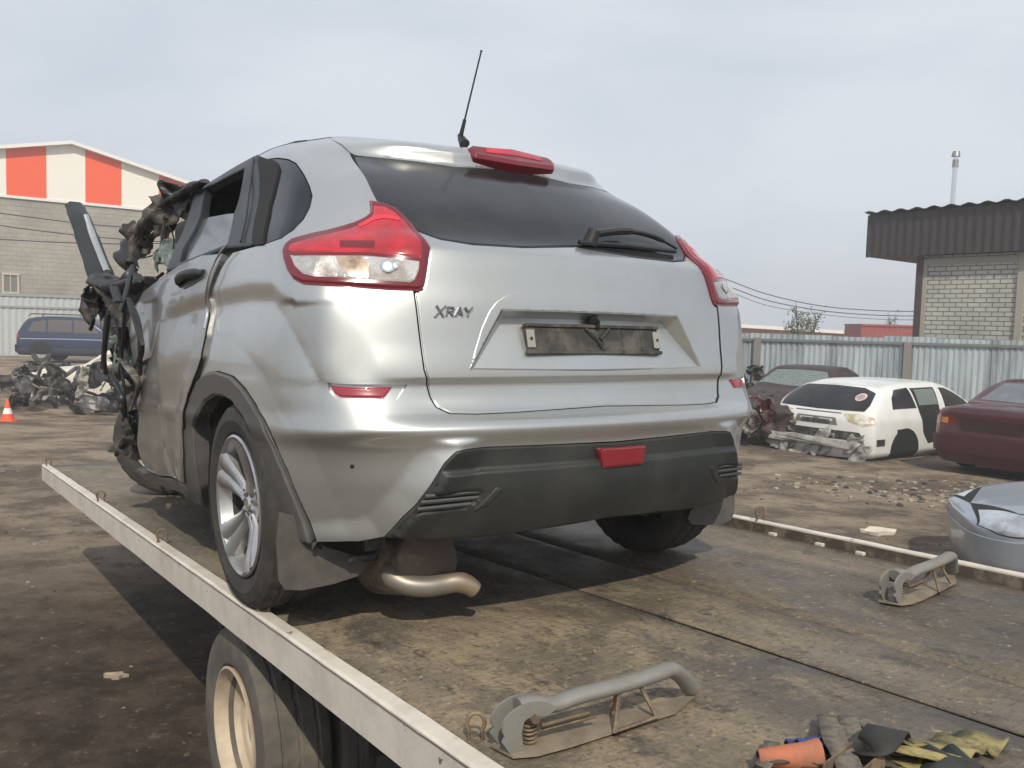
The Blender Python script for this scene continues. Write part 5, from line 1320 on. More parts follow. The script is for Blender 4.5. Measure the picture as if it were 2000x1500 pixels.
bm = bmesh.new(); slab(bm, P2 - kn * .05, P2 + kd * .14 - kn * .05, (0, 0), (zb2 - .003, zb2 - .003), .34, kn); bm_obj('corner_strip', bm, mat('pale_plaster', (.36,.34,.27), rough=.8), ks)
bm = bmesh.new(); slab(bm, P1 - kn * .04 - kd * .16, P1 - kn * .04 - kd * .003, (0, 0), (zb2 - .003, zb2 - .003), .1, kn); bm_obj('corner_post', bm, mat('brown_post', (.07,.045,.045), rough=.5), ks)
bm = bmesh.new(); slab(bm, P1 - kn * .02, P1 + kd * .10 - kn * .02, (0, 0), (zb2 - .08, zb2 - .08), .017, kn); slab(bm, P1 + kd * .10 - kn * .02, P2 - kd * .02 - kn * .02, (zb2 - .22, zb2 - .22), (zb2 - .06, zb2 - .06), .017, kn); bm_obj('wall_trim', bm, bpy.data.materials['pale_plaster'], ks)
pc_ = ray_line(1843, ka + kn * 1.2, ka + kn * 1.2 + kd * 5); zc = hgt_at(1868, 304, pc_); STEEL = mat('stainless_pipe', (.75,.75,.76), rough=.22, metal=.95)
lean = Vector((.0, 0, 0)); bm = bmesh.new(); tube(bm, [pc_ + Vector((0, 0, zt_ - .3)), pc_ + Vector((.02, 0, zc))], .055, 16); ch = bm_obj('chimney', bm, STEEL, ks, smooth=True)
bm = bmesh.new(); tube(bm, [pc_ + Vector((.02, 0, zc - .28)), pc_ + Vector((.02, 0, zc - .1))], .07, 14); tube(bm, [pc_ + Vector((.02, 0, zc - .02)), pc_ + Vector((.02, 0, zc + .10))], [.10, .08], 14); bm_obj('chimney_cap', bm, mat('dull_steel', (.35,.35,.36), rough=.4, metal=.7), ch, smooth=True)
bm = bmesh.new(); tube(bm, [pc_ + Vector((0, 0, zt_ - .15)), pc_ + Vector((0, 0, zt_ + .12))], [.2, .10], 12); bm_obj('pipe_collar', bm, bpy.data.materials['dull_steel'], ch, smooth=True)

# ================================================================== far brick building, container, bushes
fbq = empty('brick_building', label='long low red brick building with white roof edge beyond the corrugated fence', cat='building')
a_ = Vector((13.0, 62, 0)); b_ = Vector((27.5, 58, 0)); dd = (b_ - a_).normalized(); nn2 = Vector((-dd.y, dd.x, 0)); Lp = ray_line(1400, a_, b_); Rp = ray_line(1690, a_, b_)
hl, hr = hgt_at(1400, 631, Lp), hgt_at(1690, 649, Rp)
bm = bmesh.new(); slab(bm, Lp, Rp, (0, 0), (hl - .22, hr - .2), 8, nn2); o = bm_obj('wall', bm, block_mat('red_brick', (.42, .15, .09), (.35, .13, .085), (.30, .22, .17), 1.0, .5, .16), fbq); uv_wall(o, dd)
bm = bmesh.new(); slab(bm, Lp - nn2 * .4, Rp - nn2 * .4 + dd * .2, (hl - .22, hr - .2), (hl + .02, hr + .02), 9, nn2); bm_obj('roof', bm, WHT, fbq)
ct = empty('shipping_container', label='rusty red shipping container showing above the fence beside the kiosk', cat='container')
a_ = ray_line(1681, (10, 48), (30, 48)); b_ = ray_line(1830, (10, 48), (30, 48)); z_ = hgt_at(1700, 633, a_)
RED = mat('container_red', (.32, .055, .05), rough=.6, dirt=(.2,.12,.08), dirt_amt=.5, dirt_scale=1)
corr_wall('side_panel', a_, b_, 0, z_ - .1, .28, .035, RED, ct)
bm = bmesh.new(); slab(bm, a_ + Vector((0,.06,0)), b_ + Vector((0,.06,0)), (0, 0), (z_ - .12, z_ - .12), 2.3, Vector((0, 1, 0))); bm_obj('box_body', bm, RED, ct)
bm = bmesh.new(); slab(bm, a_ - Vector((0,.05,0)), b_ - Vector((0,.05,0)), (z_ - .11, z_ - .11), (z_, z_), 2.5, Vector((0, 1, 0))); bm_obj('top_rail', bm, RED, ct)
LEAF = mat('sparse_leaf', (.085, .10, .045), rough=.7, var=.3); BARK = mat('twig_bark', (.10, .08, .06), rough=.9)
def bush(u_, vtop, depth, wd, seed, label, nst=7, leaves=500):
    P = ray_line(u_, (-50, depth), (50, depth)); ht = hgt_at(u_, vtop, P); r_ = random.Random(seed)
    root = empty('bush', WT(P), label=label, cat='bush', group='scrubby trees beyond the fence'); bm = bmesh.new(); tips = []
    for k in range(nst):
        x = r_.uniform(-wd, wd); h_ = ht * r_.uniform(.72, 1.0) * (1 - .12 * abs(x) / wd); pts = [Vector((x * .4, r_.uniform(-.3,.3), 0)), Vector((x * .8, r_.uniform(-.3,.3), h_ * .5)), Vector((x + r_.uniform(-.1,.1), 0, h_))]
        sp__ = [Vector(q) for q in smooth_path(pts, 6)]; tube(bm, sp__, [.05 - .0032 * i for i in range(len(sp__))], 5); tips.append(sp__)
        for q in sp__[5:]:
            for _ in range(2): e_ = q + Vector((r_.uniform(-.25,.25), r_.uniform(-.2,.2), r_.uniform(.1,.4))); tube(bm, [q, e_], [.014, .006], 4); tips.append([q, e_])
    bm_obj('branches', bm, BARK, root)
    V = []; F = []
    for k in range(leaves):
        s_ = r_.choice(tips); i = r_.randrange(len(s_) // 3, len(s_)) if len(s_) > 3 else r_.randrange(len(s_)); c_ = s_[i] + Vector((r_.gauss(0,.09), r_.gauss(0,.09), r_.gauss(0,.10))); a1 = Vector((r_.uniform(-1,1), r_.uniform(-1,1), r_.uniform(-1,1))).normalized() * .055; a2 = a1.orthogonal().normalized() * .035
        b0 = len(V); V += [tuple(c_ - a1), tuple(c_ + a2), tuple(c_ + a1), tuple(c_ - a2)]; F.append((b0, b0+1, b0+2, b0+3))
    mesh_obj('foliage', V, F, LEAF, root, smooth=False)
bush(1566, 602, 34, .62, 4, 'spindly bush with upright twigs in front of the white roof edge', 8, 700)
bush(1590, 604, 35, .25, 14, 'thin twiggy sapling just right of the spindly bush', 3, 160)
bush(1741, 610, 52, .6, 5, 'faint twiggy treetop above the red container', 5, 260)
bush(1665, 636, 55, .7, 6, 'low tuft of twigs between the white roof edge and the red container', 5, 200)
# distant tree line
M['far'] = mat('far_scrub', (.16, .17, .12), rough=.9)
V = []; F = []; rg = random.Random(5)
for k in range(1500):
    x = rg.uniform(-130, 150); z = rg.uniform(0, 1.0) * (1.5 + 1.0 * noise.noise(Vector((x * .05, 0, 0)))); y = 150 + rg.uniform(-4, 4); s_ = rg.uniform(.3, .9); b0 = len(V)
    for a in range(5): V.append((x + s_ * math.cos(a * 1.26 + k), y + rg.uniform(-.3,.3), z + s_ * .6 * math.sin(a * 1.26 + k)))
    F.append(tuple(range(b0, b0 + 5)))
mesh_obj('far_scrub', V, F, M['far'], smooth=False, kind='stuff', label='faint low scrub along the horizon')

# ================================================================== other cars
def car_surf(cols, w_, wt, floor=.20, noise_amp=0, noise_y=None):
    ctrl = [[] for _ in range(8)]
    for (yb, yt, fx, zb, zt) in cols:
        s_ = 1 if yb < cols[-1][0] * .5 else -1
        tall = zt - zb > .2
        R8 = [(.90*w_, yb + .05*s_, floor), (w_, yb + .01*s_, floor + .14), (w_*1.005, yb, .58), (w_*.995, yb + .01*s_, zb - .13), (w_ - .035, yb + (yt - yb) * .12, zb)]
        if tall: R8 += [(wt + .05, yb + (yt - yb) * .80, zb + (zt - zb) * .80), (wt - .06, yt, zt - .02), (0, yt, zt)]
        else: R8 += [(w_ - .12, yb + (yt - yb) * .5, zb + (zt - zb) * .6), (w_ - .30, yt, zt - .012), (0, yt, zt)]
        for i, (x, y, z) in enumerate(R8): ctrl[i].append((x * fx, y, z))
    s = Surf(ctrl, step=.03)
    if noise_amp:
        Gf = s.G.reshape(-1, 3)
        for p in Gf:
            f = min(1, max(0, (p[1] - noise_y) / .4))
            if f > 0:
                for k in range(3): p[k] += noise_amp * f * noise.noise(Vector((p[0] * 5 + k * 9, p[1] * 5, p[2] * 6)))
        Gf[:, 0] = np.maximum(Gf[:, 0], 0); s.normals()
    s.bvh(1); return s
def body_mesh(s, m, parent, name='body'):
    V = []; F = []; 
    for sg in (1, -1):
        b0 = len(V); V += [(sg * p[0], p[1], p[2]) for p in s.G.reshape(-1, 3)]
        for i in range(s.nv - 1):
            for j in range(s.nt - 1):
                q = (b0 + i*s.nt + j, b0 + i*s.nt + j + 1, b0 + (i+1)*s.nt + j + 1, b0 + (i+1)*s.nt + j); F.append(q if sg == 1 else q[::-1])
    return mesh_obj(name, V, F, m, parent)
def SP(s, pts, mode='side'):
    """(y, z) seen from the right side, or (x, z) seen from the rear / front -> surface parameters"""
    r_ = []
    for a, b in pts:
        if mode == 'side': o_, d_ = Vector((3, a, b)), Vector((-1, 0, 0))
        elif mode == 'rear': o_, d_ = Vector((max(a, .0005), -3, b)), Vector((0, 1, 0))
        elif mode == 'front': o_, d_ = Vector((max(a, .0005), 9, b)), Vector((0, -1, 0))
        h = s.tree.ray_cast(o_, d_)
        if h[0] is None: q = s.tree.find_nearest(o_ + d_ * 3); r_.append(s._par(q[0], q[2]))
        else: r_.append(s._par(h[0], h[2]))
    return r_
def circ(cy, cz, r, a0=-.15, a1=math.pi + .15, n=18): return [(cy + r * math.cos(a), cz + r * math.sin(a)) for a in np.linspace(a0, a1, n)]
def heading(P, d, z=0.0, tilt=None):
    d = Vector((d[0], d[1], 0)).normalized(); r_ = Vector((d.y, -d.x, 0)); Mx = Matrix.Identity(4)
    for i in range(3): Mx[i][0] = r_[i]; Mx[i][1] = d[i]; Mx[i][2] = (0, 0, 1)[i]; Mx[i][3] = (P[0], P[1], z)[i]
    return Mx
HATCH = [(.0,.50,0,.94,1.39),(.03,.52,.72,.94,1.39),(.15,.66,.97,.94,1.38),(.6,.98,1,.94,1.425),(1.2,1.35,1,.93,1.45),(2.0,2.0,1,.92,1.45),(2.65,2.35,1,.91,1.40),(3.2,3.2,1,.89,.98),(3.7,3.7,.97,.80,.87),(3.95,3.95,.88,.70,.77),(4.12,4.12,.6,.66,.71),(4.15,4.15,0,.66,.71)]
SEDAN = [(.0,.02,0,.90,1.0),(.02,.04,.75,.90,1.0),(.14,.15,.97,.90,1.01),(.62,.68,1,.90,1.03),(.9,1.25,1,.90,1.34),(1.5,1.6,1,.90,1.385),(2.3,2.2,1,.89,1.37),(3.05,3.05,1,.88,.99),(3.75,3.75,.97,.82,.90),(4.15,4.15,.88,.68,.80),(4.35,4.35,.6,.64,.70),(4.40,4.40,0,.64,.70)]
SUV = [(.0,.38,0,1.08,1.66),(.04,.40,.74,1.08,1.66),(.16,.48,.97,1.08,1.65),(.6,.70,1,1.08,1.70),(1.2,1.2,1,1.08,1.74),(2.3,2.3,1,1.07,1.72),(2.85,2.6,1,1.06,1.66),(3.5,3.5,1,1.04,1.14),(4.1,4.1,.97,1.0,1.06),(4.5,4.5,.88,.80,.96),(4.65,4.65,.6,.76,.86),(4.7,4.7,0,.76,.86)]
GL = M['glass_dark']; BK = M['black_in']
def simple_wheel(parent, x, y, z, sg, R_=.31, alloyed=True):
    T = WT((x, y, z)) @ (Matrix.Rotation(math.pi, 4, 'Z') if sg > 0 else Matrix.Identity(4))
    r_, h = wheel('wheel', T, R_=R_, rim=.20, wid=.19, parent=parent)
    bm = bmesh.new(); lathe(bm, [(-h*.9, .198), (-h*.98, .19), (-h*.6, .17), (-h*.5, .06), (-h*.62, .05), (-h*.62, .0001)], 32); bm_obj('rim', bm, M['alloy'] if alloyed else M['dark_steel'], r_, smooth=True, auto=30); return r_

# --- white stripped hatchback
WHITE = mat('white_car_paint', (.74, .745, .73), rough=.35, coat=.4, dirt=(.45, .43, .38), dirt_amt=.4, dirt_scale=2.5)
WC = Vector((5.0, 13.9)); wd_ = (.83, .56)
white = empty('white_hatchback', heading((4.86, 13.75), (.80, .60), -.20) @ Matrix.Diagonal((1.13, 1.12, .96, 1)), label='white stripped hatchback without rear bumper, lights or wheels in front of the corrugated fence', cat='car')
s = car_surf(HATCH, .86, .60); body_mesh(s, WHITE, white)
def wp_(name, pts, m, mode='side', mirror=True, parent=white, off=.004, s_=None, **k): return patch(s_ or s, name, SP(s_ or s, pts, mode), m, parent, off=off, sp=.06, rim=0, gap=0, thick=.01, mirror=mirror, **k)
wp_('rear_window', [(0,1.36),(.45,1.345),(.62,1.27),(.68,1.08),(.66,.99),(0,.975)], GL, 'rear')
stk = patch(s, 'window_sticker', SP(s, [(.50 + .075 * math.cos(a), 1.20 + .06 * math.sin(a)) for a in np.linspace(0, 6.0, 14)], 'rear'), mat('sticker_white_red', (.75,.45,.42), rough=.6), white, off=.008, sp=.03, rim=0, gap=0, thick=.003)
st2 = patch(s, 'sticker_center', SP(s, [(.50 + .055 * math.cos(a), 1.20 + .040 * math.sin(a)) for a in np.linspace(0, 6.0, 14)], 'rear'), M['plate_tab'], white, off=.012, sp=.03, rim=0, gap=0, thick=.003)
wp_('quarter_window', [(.62,1.02),(.70,1.20),(.86,1.32),(1.22,1.35),(1.26,1.02)], GL)
wp_('door_opening', [(1.28,1.34),(1.95,1.345),(1.90,1.02),(1.88,.45),(1.52,.42),(1.36,.62),(1.30,1.02)], BK)
wp_('front_window', [(2.10,1.335),(2.30,1.32),(2.75,1.10),(2.82,1.00),(2.08,1.0)], GL)
wp_('see_through_window', [(1.36,1.315),(1.90,1.32),(1.88,1.06),(1.34,1.06)], mat('window_gap', (.16,.19,.18), rough=.4), off=.010)
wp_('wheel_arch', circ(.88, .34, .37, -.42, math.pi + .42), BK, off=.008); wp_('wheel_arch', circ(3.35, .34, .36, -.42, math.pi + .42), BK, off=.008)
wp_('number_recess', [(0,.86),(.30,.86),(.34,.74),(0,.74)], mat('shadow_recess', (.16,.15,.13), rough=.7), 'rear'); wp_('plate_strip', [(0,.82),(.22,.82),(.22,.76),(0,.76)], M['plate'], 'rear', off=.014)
wp_('lamp_cavity', [(.40,.93),(.60,.955),(.80,.90),(.83,.80),(.70,.76),(.50,.82)], mat('rusty_cavity', (.46,.38,.22), rough=.8, two=(.62,.60,.55), var_scale=8), 'rear')
wp_('bumper_gap', [(0,.66),(.66,.66),(.72,.58),(.70,.52),(0,.52)], M['torn'], 'rear')
wp_('fuel_flap', [(.66,.70),(.80,.70),(.80,.58),(.66,.58)], M['torn']); wp_('tail_slot', [(.18,.56),(.36,.56),(.36,.45),(.18,.45)], M['torn'])
wp_('rear_light_strip', [(.0,.945),(.36,.945),(.36,.93),(0,.93)], M['torn'], 'rear')
bm = bmesh.new(); box(bm, (-.66,-.10,.40),(.60,-.02,.52)); bmesh.ops.subdivide_edges(bm, edges=bm.edges, cuts=3)
for v in bm.verts: v.co += Vector([noise.noise(v.co * 5 + Vector((k*5,0,0))) for k in range(3)]) * .05
bm_obj('bumper_beam', bm, mat('pale_beam', (.40,.39,.36), rough=.55, two=(.20,.19,.17), var_scale=6), white)
for k in range(9): shard('torn_bumper_piece', (rg.uniform(-.85,.85), -.03 + rg.uniform(-.03,.03), rg.uniform(.24,.48)), rg.uniform(.2,.5), rg.uniform(.12,.25), bpy.data.materials['pale_beam'], 200 + k, nrm=(rg.uniform(-.2,.2), -1, 0), amp=.025, parent=white)
bm = bmesh.new(); box(bm, (-.8,.4,.12),(.8,3.9,.22)); bm_obj('floor_pan', bm, BK, white)

# --- maroon saloon at the right edge
MAROON = mat('maroon_paint', (.060, .004, .009), rough=.3, coat=.7, dirt=(.10,.05,.045), dirt_amt=.25, dirt_scale=2)
ms = empty('maroon_saloon', heading((6.55, 11.75), wd_, -.03), label='dark maroon saloon parked right of the white stripped hatchback', cat='car')
s = car_surf(SEDAN, .86, .58); body_mesh(s, MAROON, ms)
kw = dict(parent=ms)
wp_('rear_window', [(0,1.315),(.44,1.305),(.60,1.06),(0,1.06)], mat('dusty_window', (.12,.14,.16), rough=.12, dirt=(.25,.25,.26), dirt_amt=.5), 'rear', **kw)
wp_('side_window', [(1.0,1.02),(1.20,1.26),(1.55,1.315),(1.62,1.02)], GL, **kw); wp_('side_window', [(1.70,1.02),(1.66,1.315),(2.2,1.30),(2.75,1.03)], GL, **kw)
wp_('tail_light', [(.52,.86),(.83,.86),(.84,.72),(.50,.72)], M['red_dark'], 'rear', **kw); wp_('tail_light', [(.03,.86),(.2,.86),(.2,.72),(.03,.72)], M['red_lens'], **kw)
wp_('amber_lamp', [(.60,.83),(.70,.83),(.70,.75),(.60,.75)], mat('amber_lens', (.60,.22,.04), rough=.2, coat=1), 'rear', off=.012, **kw)
wp_('rear_bumper', [(0,.58),(.84,.58),(.85,.36),(0,.36)], mat('dull_maroon_bumper', (.060,.010,.012), rough=.5), 'rear', off=.03, **kw)
wp_('plate_panel', [(0,.84),(.42,.84),(.42,.66),(0,.66)], mat('dark_maroon', (.035,.007,.008), rough=.5), 'rear', off=.006, **kw)
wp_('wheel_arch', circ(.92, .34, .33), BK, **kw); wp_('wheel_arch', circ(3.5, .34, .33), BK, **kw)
wp_('side_moulding', [(.3,.55),(2.9,.55),(2.9,.49),(.3,.49)], M['trim'], off=.012, **kw)
for sg in (-1, 1):
    for y in (.92, 3.5): simple_wheel(ms, sg * .76, y, .34, sg)

# --- crushed maroon car behind the white one
mw = empty('crushed_maroon_car', heading((6.7, 17.6), (-.62, -.785), -.05), label='maroon car with crushed front and broken windscreen, left of the white hatchback', cat='car')
s = car_surf([(a * .93, b * .93, c, d, e) for a, b, c, d, e in SEDAN], .84, .57, noise_amp=.10, noise_y=2.9); body_mesh(s, mat('dark_dusty_maroon', (.030,.012,.014), rough=.5, dirt=(.10,.08,.07), dirt_amt=.5), mw)
kw = dict(parent=mw)
for sd, nm in ((True, 'side_window'),): wp_(nm, [(1.0,1.0),(1.15,1.24),(1.5,1.29),(1.58,1.0)], GL, **kw); wp_(nm, [(1.62,1.0),(1.6,1.29),(2.05,1.27),(2.5,1.02)], GL, **kw)
wp_('windscreen', [(0,1.31),(.46,1.29),(.68,1.04),(0,1.03)], M['glass_green'], 'front', **kw)
for k in range(10): shard('torn_panel', (rg.uniform(-.8,.8), rg.uniform(3.5,4.15), rg.uniform(.35,.85)), .45, .32, [MAROON, M['torn'], M['torn_light']][k % 3], 240 + k, nrm=(rg.uniform(-.6,.6), 1, rg.uniform(-.2,.6)), amp=.13, parent=mw)
for k in range(4): simple_wheel(mw, (-1, 1, -1, 1)[k] * .74, (.85, .85, 3.2, 3.2)[k], .33, (-1, 1, -1, 1)[k], alloyed=False)

# --- silver car nose at the right edge
sn = empty('silver_saloon', heading((7.92, 5.85), (-.96, .30), -.04) @ Matrix.Diagonal((1, 1, .82, 1)), label='silver grey saloon whose nose and headlight show at the right edge', cat='car')
SG = mat('blue_silver_paint', (.36, .40, .46), rough=.28, metal=.55, coat=.5, dirt=(.26,.25,.24), dirt_amt=.4)
s = car_surf(SEDAN, .87, .58); body_mesh(s, SG, sn); kw = dict(parent=sn)
wp_('headlight_rim', [(3.48,.846),(3.75,.851),(4.055,.806),(4.268,.745),(4.32,.655),(4.20,.620),(3.94,.650),(3.705,.743)], BK, off=.003, **kw)
wp_('headlight', [(3.50,.84),(3.75,.845),(4.05,.80),(4.26,.74),(4.31,.66),(4.20,.63),(3.95,.66),(3.72,.75)], mat('headlight_glass', (.60,.62,.66), rough=.12, metal=.6, coat=1, two=(.40,.41,.43), var_scale=5), off=.006, **kw)
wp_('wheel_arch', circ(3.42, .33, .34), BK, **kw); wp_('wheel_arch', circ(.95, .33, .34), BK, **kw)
for pts in (((3.56,.83),(3.66,.66),(3.80,.57),(3.86,.45)), ((3.60,.86),(3.2,.93),(2.9,.95))):
    q = [(a, b) for a, b in pts]; q2 = q + [(a + .010, b - .012) for a, b in reversed(q)]; wp_('panel_gap', q2, BK, off=.002, **kw)
wp_('side_window', [(1.0,1.02),(1.20,1.26),(1.55,1.315),(1.62,1.02)], GL, **kw); wp_('side_window', [(1.70,1.02),(1.66,1.315),(2.2,1.30),(2.75,1.03)], GL, **kw)
wp_('windscreen', [(0,1.33),(.46,1.31),(.68,1.02),(0,1.01)], GL, 'front', **kw)
for k in range(4): simple_wheel(sn, (-1, 1, -1, 1)[k] * .77, (.95, .95, 3.42, 3.42)[k], .33, (-1, 1, -1, 1)[k])

# --- blue estate on the left
P = G(22, 708); sv = empty('blue_suv', heading((P.x - .1, P.y + .95), (.99, .13), 0), label='dark blue estate car with roof rails and red tail light at the left edge', cat='car')
NAVY = mat('navy_paint', (.025, .035, .08), rough=.22, metal=.3, coat=.8)
s = car_surf(SUV, .90, .66, floor=.28); body_mesh(s, NAVY, sv); kw = dict(parent=sv)
WG = mat('brownish_glass', (.10, .085, .075), rough=.10, spec=.8)
wp_('side_window', [(.50,1.16),(.66,1.50),(1.1,1.58),(1.14,1.15)], WG, **kw); wp_('side_window', [(1.2,1.15),(1.18,1.60),(2.0,1.60),(2.04,1.14)], WG, **kw); wp_('side_window', [(2.1,1.14),(2.08,1.60),(2.5,1.56),(2.95,1.2),(2.98,1.12)], WG, **kw)
wp_('tail_light', [(.0,1.22),(.20,1.22),(.22,.92),(.02,.92)], M['red_lens'], off=.01, **kw); wp_('tail_light', [(.72,1.22),(.87,1.22),(.87,.92),(.70,.92)], M['red_lens'], 'rear', off=.01, **kw)
wp_('rear_window', [(0,1.58),(.62,1.56),(.70,1.16),(0,1.15)], GL, 'rear', **kw)
wp_('rear_bumper', [(0,.66),(.88,.66),(.88,.36),(0,.36)], mat('navy_bumper', (.03,.035,.06), rough=.5), 'rear', off=.05, **kw)
wp_('lower_cladding', [(.0,.56),(4.5,.56),(4.5,.34),(.0,.34)], bpy.data.materials['navy_bumper'], off=.01, **kw)
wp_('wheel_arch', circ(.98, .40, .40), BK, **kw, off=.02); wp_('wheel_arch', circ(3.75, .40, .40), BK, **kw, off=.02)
wp_('side_chrome_strip', [(.25,.90),(3.6,.90),(3.6,.87),(.25,.87)], M['chrome'], off=.006, **kw)  # thin chrome strip along the flank
for sg in (-1, 1): bm = bmesh.new(); tube(bm, [(sg*.62,.45,1.72),(sg*.62,.55,1.80),(sg*.62,2.2,1.80),(sg*.62,2.3,1.74)], .02, 8); bm_obj('roof_rail', bm, M['trim'], sv, smooth=True)
for k in range(4): simple_wheel(sv, (-1, 1, -1, 1)[k] * .80, (.98, .98, 3.75, 3.75)[k], .37, (-1, 1, -1, 1)[k], R_=.37)

# --- stripped white shell and dark front clip, left
P = G(150, 790)
ws = empty('white_car_shell', heading((P.x + 1.7, P.y + 2.4), (-.93, -.25), -.25), label='remains of a white car with bare windscreen pillar behind the dark wreck', cat='car wreck')
WH2 = mat('white_shell_paint', (.70, .66, .58), rough=.5, dirt=(.3,.26,.2), dirt_amt=.5)
s = car_surf([(a * .82, b * .82, c, d, e) for a, b, c, d, e in SEDAN], .80, .52, noise_amp=.08, noise_y=2.9); body_mesh(s, WH2, ws); kw = dict(parent=ws)
wp_('side_window', [(.9,.99),(1.0,1.20),(1.4,1.28),(1.44,.99)], mat('see_through_grey', (.25,.24,.22), rough=.5), **kw); wp_('side_window', [(1.5,.99),(1.46,1.28),(1.85,1.25),(2.3,1.02)], bpy.data.materials['see_through_grey'], **kw)
wp_('wheel_arch', circ(2.85, .34, .33), BK, **kw)
for k in range(14): shard('torn_part', (rg.uniform(-.8,.8), rg.uniform(2.7,4.0), rg.uniform(.35,.85)), .45, .32, [M['torn'], M['torn'], M['trim'], M['torn_light']][k % 4], 300 + k, nrm=(rg.uniform(-1,1), rg.uniform(-.5,1), rg.uniform(-.2,1)), amp=.12, parent=ws)
P = G(130, 812)
dw = empty('dark_wreck', heading((P.x + 1.9, P.y + 1.0), (-.98, -.12), -.12) @ Matrix.Diagonal((1, 1.15, 1.3, 1)), label='dark stripped car front with empty wheel arch lying beside the traffic cone', cat='car wreck')
DK = mat('burnt_dark_paint', (.06,.06,.065), rough=.45, metal=.3, two=(.16,.15,.145), var_scale=4, bump=.3, bump_scale=9)
for k in range(26):
    y_ = rg.uniform(.2, 3.0); shard('torn_part', (rg.uniform(-.55,.85), y_, rg.uniform(.12, .80 - .12 * abs(y_ - 1.4))), rg.uniform(.3,.75), rg.uniform(.15,.4), [M['torn'], M['trim'], DK, M['torn'], DK, M['torn_light']][k % 6], 330 + k, nrm=(rg.uniform(.2,1), rg.uniform(-.5,.5), rg.uniform(-.2,1)), amp=.05, parent=dw)
for k, (r_, x_, m_) in enumerate(((.44, .92, DK), (.40, .90, M['torn_light']), (.36, .80, M['trim']))):
    beam('fender_arch', [(x_, 1.75 + r_ * 1.15 * math.cos(a_), .20 + r_ * math.sin(a_)) for a_ in np.linspace(-.1, 3.25, 9)], .035, m_, parent=dw, n=6, flat=1.6, jag=.012)
for k in range(14):
    y_ = rg.uniform(.1, 3.0); beam('bent_beam', [(rg.uniform(.3,.95), y_, rg.uniform(.1,.7)), (rg.uniform(.3,.95), y_ + rg.uniform(-.3,.3), rg.uniform(.1,.8)), (rg.uniform(.3,.95), y_ + rg.uniform(-.8,.8), rg.uniform(.05,.75))], rg.uniform(.012,.035), [M['torn'], M['torn_light'], DK][k % 3], parent=dw, n=6, jag=.01)
beam('bent_beam', [(.9, 3.2, .12), (.85, 2.6, .20), (.9, 2.2, .10)], .07, M['torn_light'], parent=dw, n=6, jag=.02)
simple_wheel(dw, .62, .55, .42, 1, R_=.27, alloyed=False)
# --- heap of engine parts by the fence behind the silver car
hp0 = ray_line(1460, (0, 18.4), (20, 18.4)); pr = empty('scrap_heap', WT(hp0), label='dark heap of scrap parts against the corrugated fence beside the silver car', cat='scrap')
for k in range(10): shard('scrap_part', (rg.uniform(-.35,.35), rg.uniform(-.3,.3), rg.uniform(.1,1.25)), .4, .3, [M['torn'], M['trim']][k % 2], 400 + k, nrm=(rg.uniform(-1,1), -1, rg.uniform(-.2,1)), amp=.12, parent=pr)

# ================================================================== traffic cone on the ground (left)
def cone(name, Mx, h, r, label, parts=True, m1=None):
    root = empty(name, Mx, label=label, cat='cone'); ORG = m1 or mat('cone_orange', (.85, .11, .03), rough=.5, var=.08)
    bm = bmesh.new(); T = Matrix.Rotation(math.radians(-90), 4, 'Y'); lathe(bm, [(.012, r*.72), (h*.35, r*.52), (h*.351, r*.52)], 24, T); bm_obj('lower_band', bm, ORG, root, smooth=True)
    bm = bmesh.new(); lathe(bm, [(h*.351, r*.525), (h*.62, r*.34)], 24, T); bm_obj('white_band', bm, mat('cone_white', (.8,.78,.74), rough=.5), root, smooth=True)
    bm = bmesh.new(); lathe(bm, [(h*.621, r*.335), (h*.97, r*.16), (h, r*.13), (h, .0001)], 24, T); bm_obj('tip', bm, ORG, root, smooth=True)
    bm = bmesh.new(); box(bm, (-r, -r, 0), (r, r, .012)); bm_obj('base', bm, ORG, root, bevel=.004); return root
q = G(15, 820); cone('traffic_cone', WT((q.x, q.y, gh(q.x, q.y))), .36, .15, 'small orange and white traffic cone standing at the left edge', m1=None)

# ================================================================== things lying on the deck
D2W = lambda T: M_CAR @ T
q = CZ(1560, 1478, .03)
def lathe_obj(name, prof, T, m, parent, n=28, **k):
    bm = bmesh.new(); lathe(bm, prof, n, T); return bm_obj(name, bm, m, parent, smooth=True, **k)
oc = empty('orange_cone', D2W(WT((q.x, q.y, .030)) @ Matrix.Rotation(math.radians(-34), 4, 'Z') @ Matrix.Diagonal((.62, .8, .8, 1))), label='orange plastic cone lying on its side on the deck, front edge of the picture', cat='cone')
ORM = mat('dirty_orange', (.50, .15, .07), rough=.6, dirt=(.20,.13,.09), dirt_amt=.8, dirt_scale=20)
lathe_obj('cone_body', [(-.12,.014),(-.115,.018),(.02,.032),(.06,.040),(.062,.036),(.0,.026)], Matrix.Identity(4), ORM, oc)
lathe_obj('cone_mouth', [(.045,.0001),(.050,.030)], Matrix.Identity(4), mat('dirty_brown', (.20,.14,.10), rough=.9), oc)
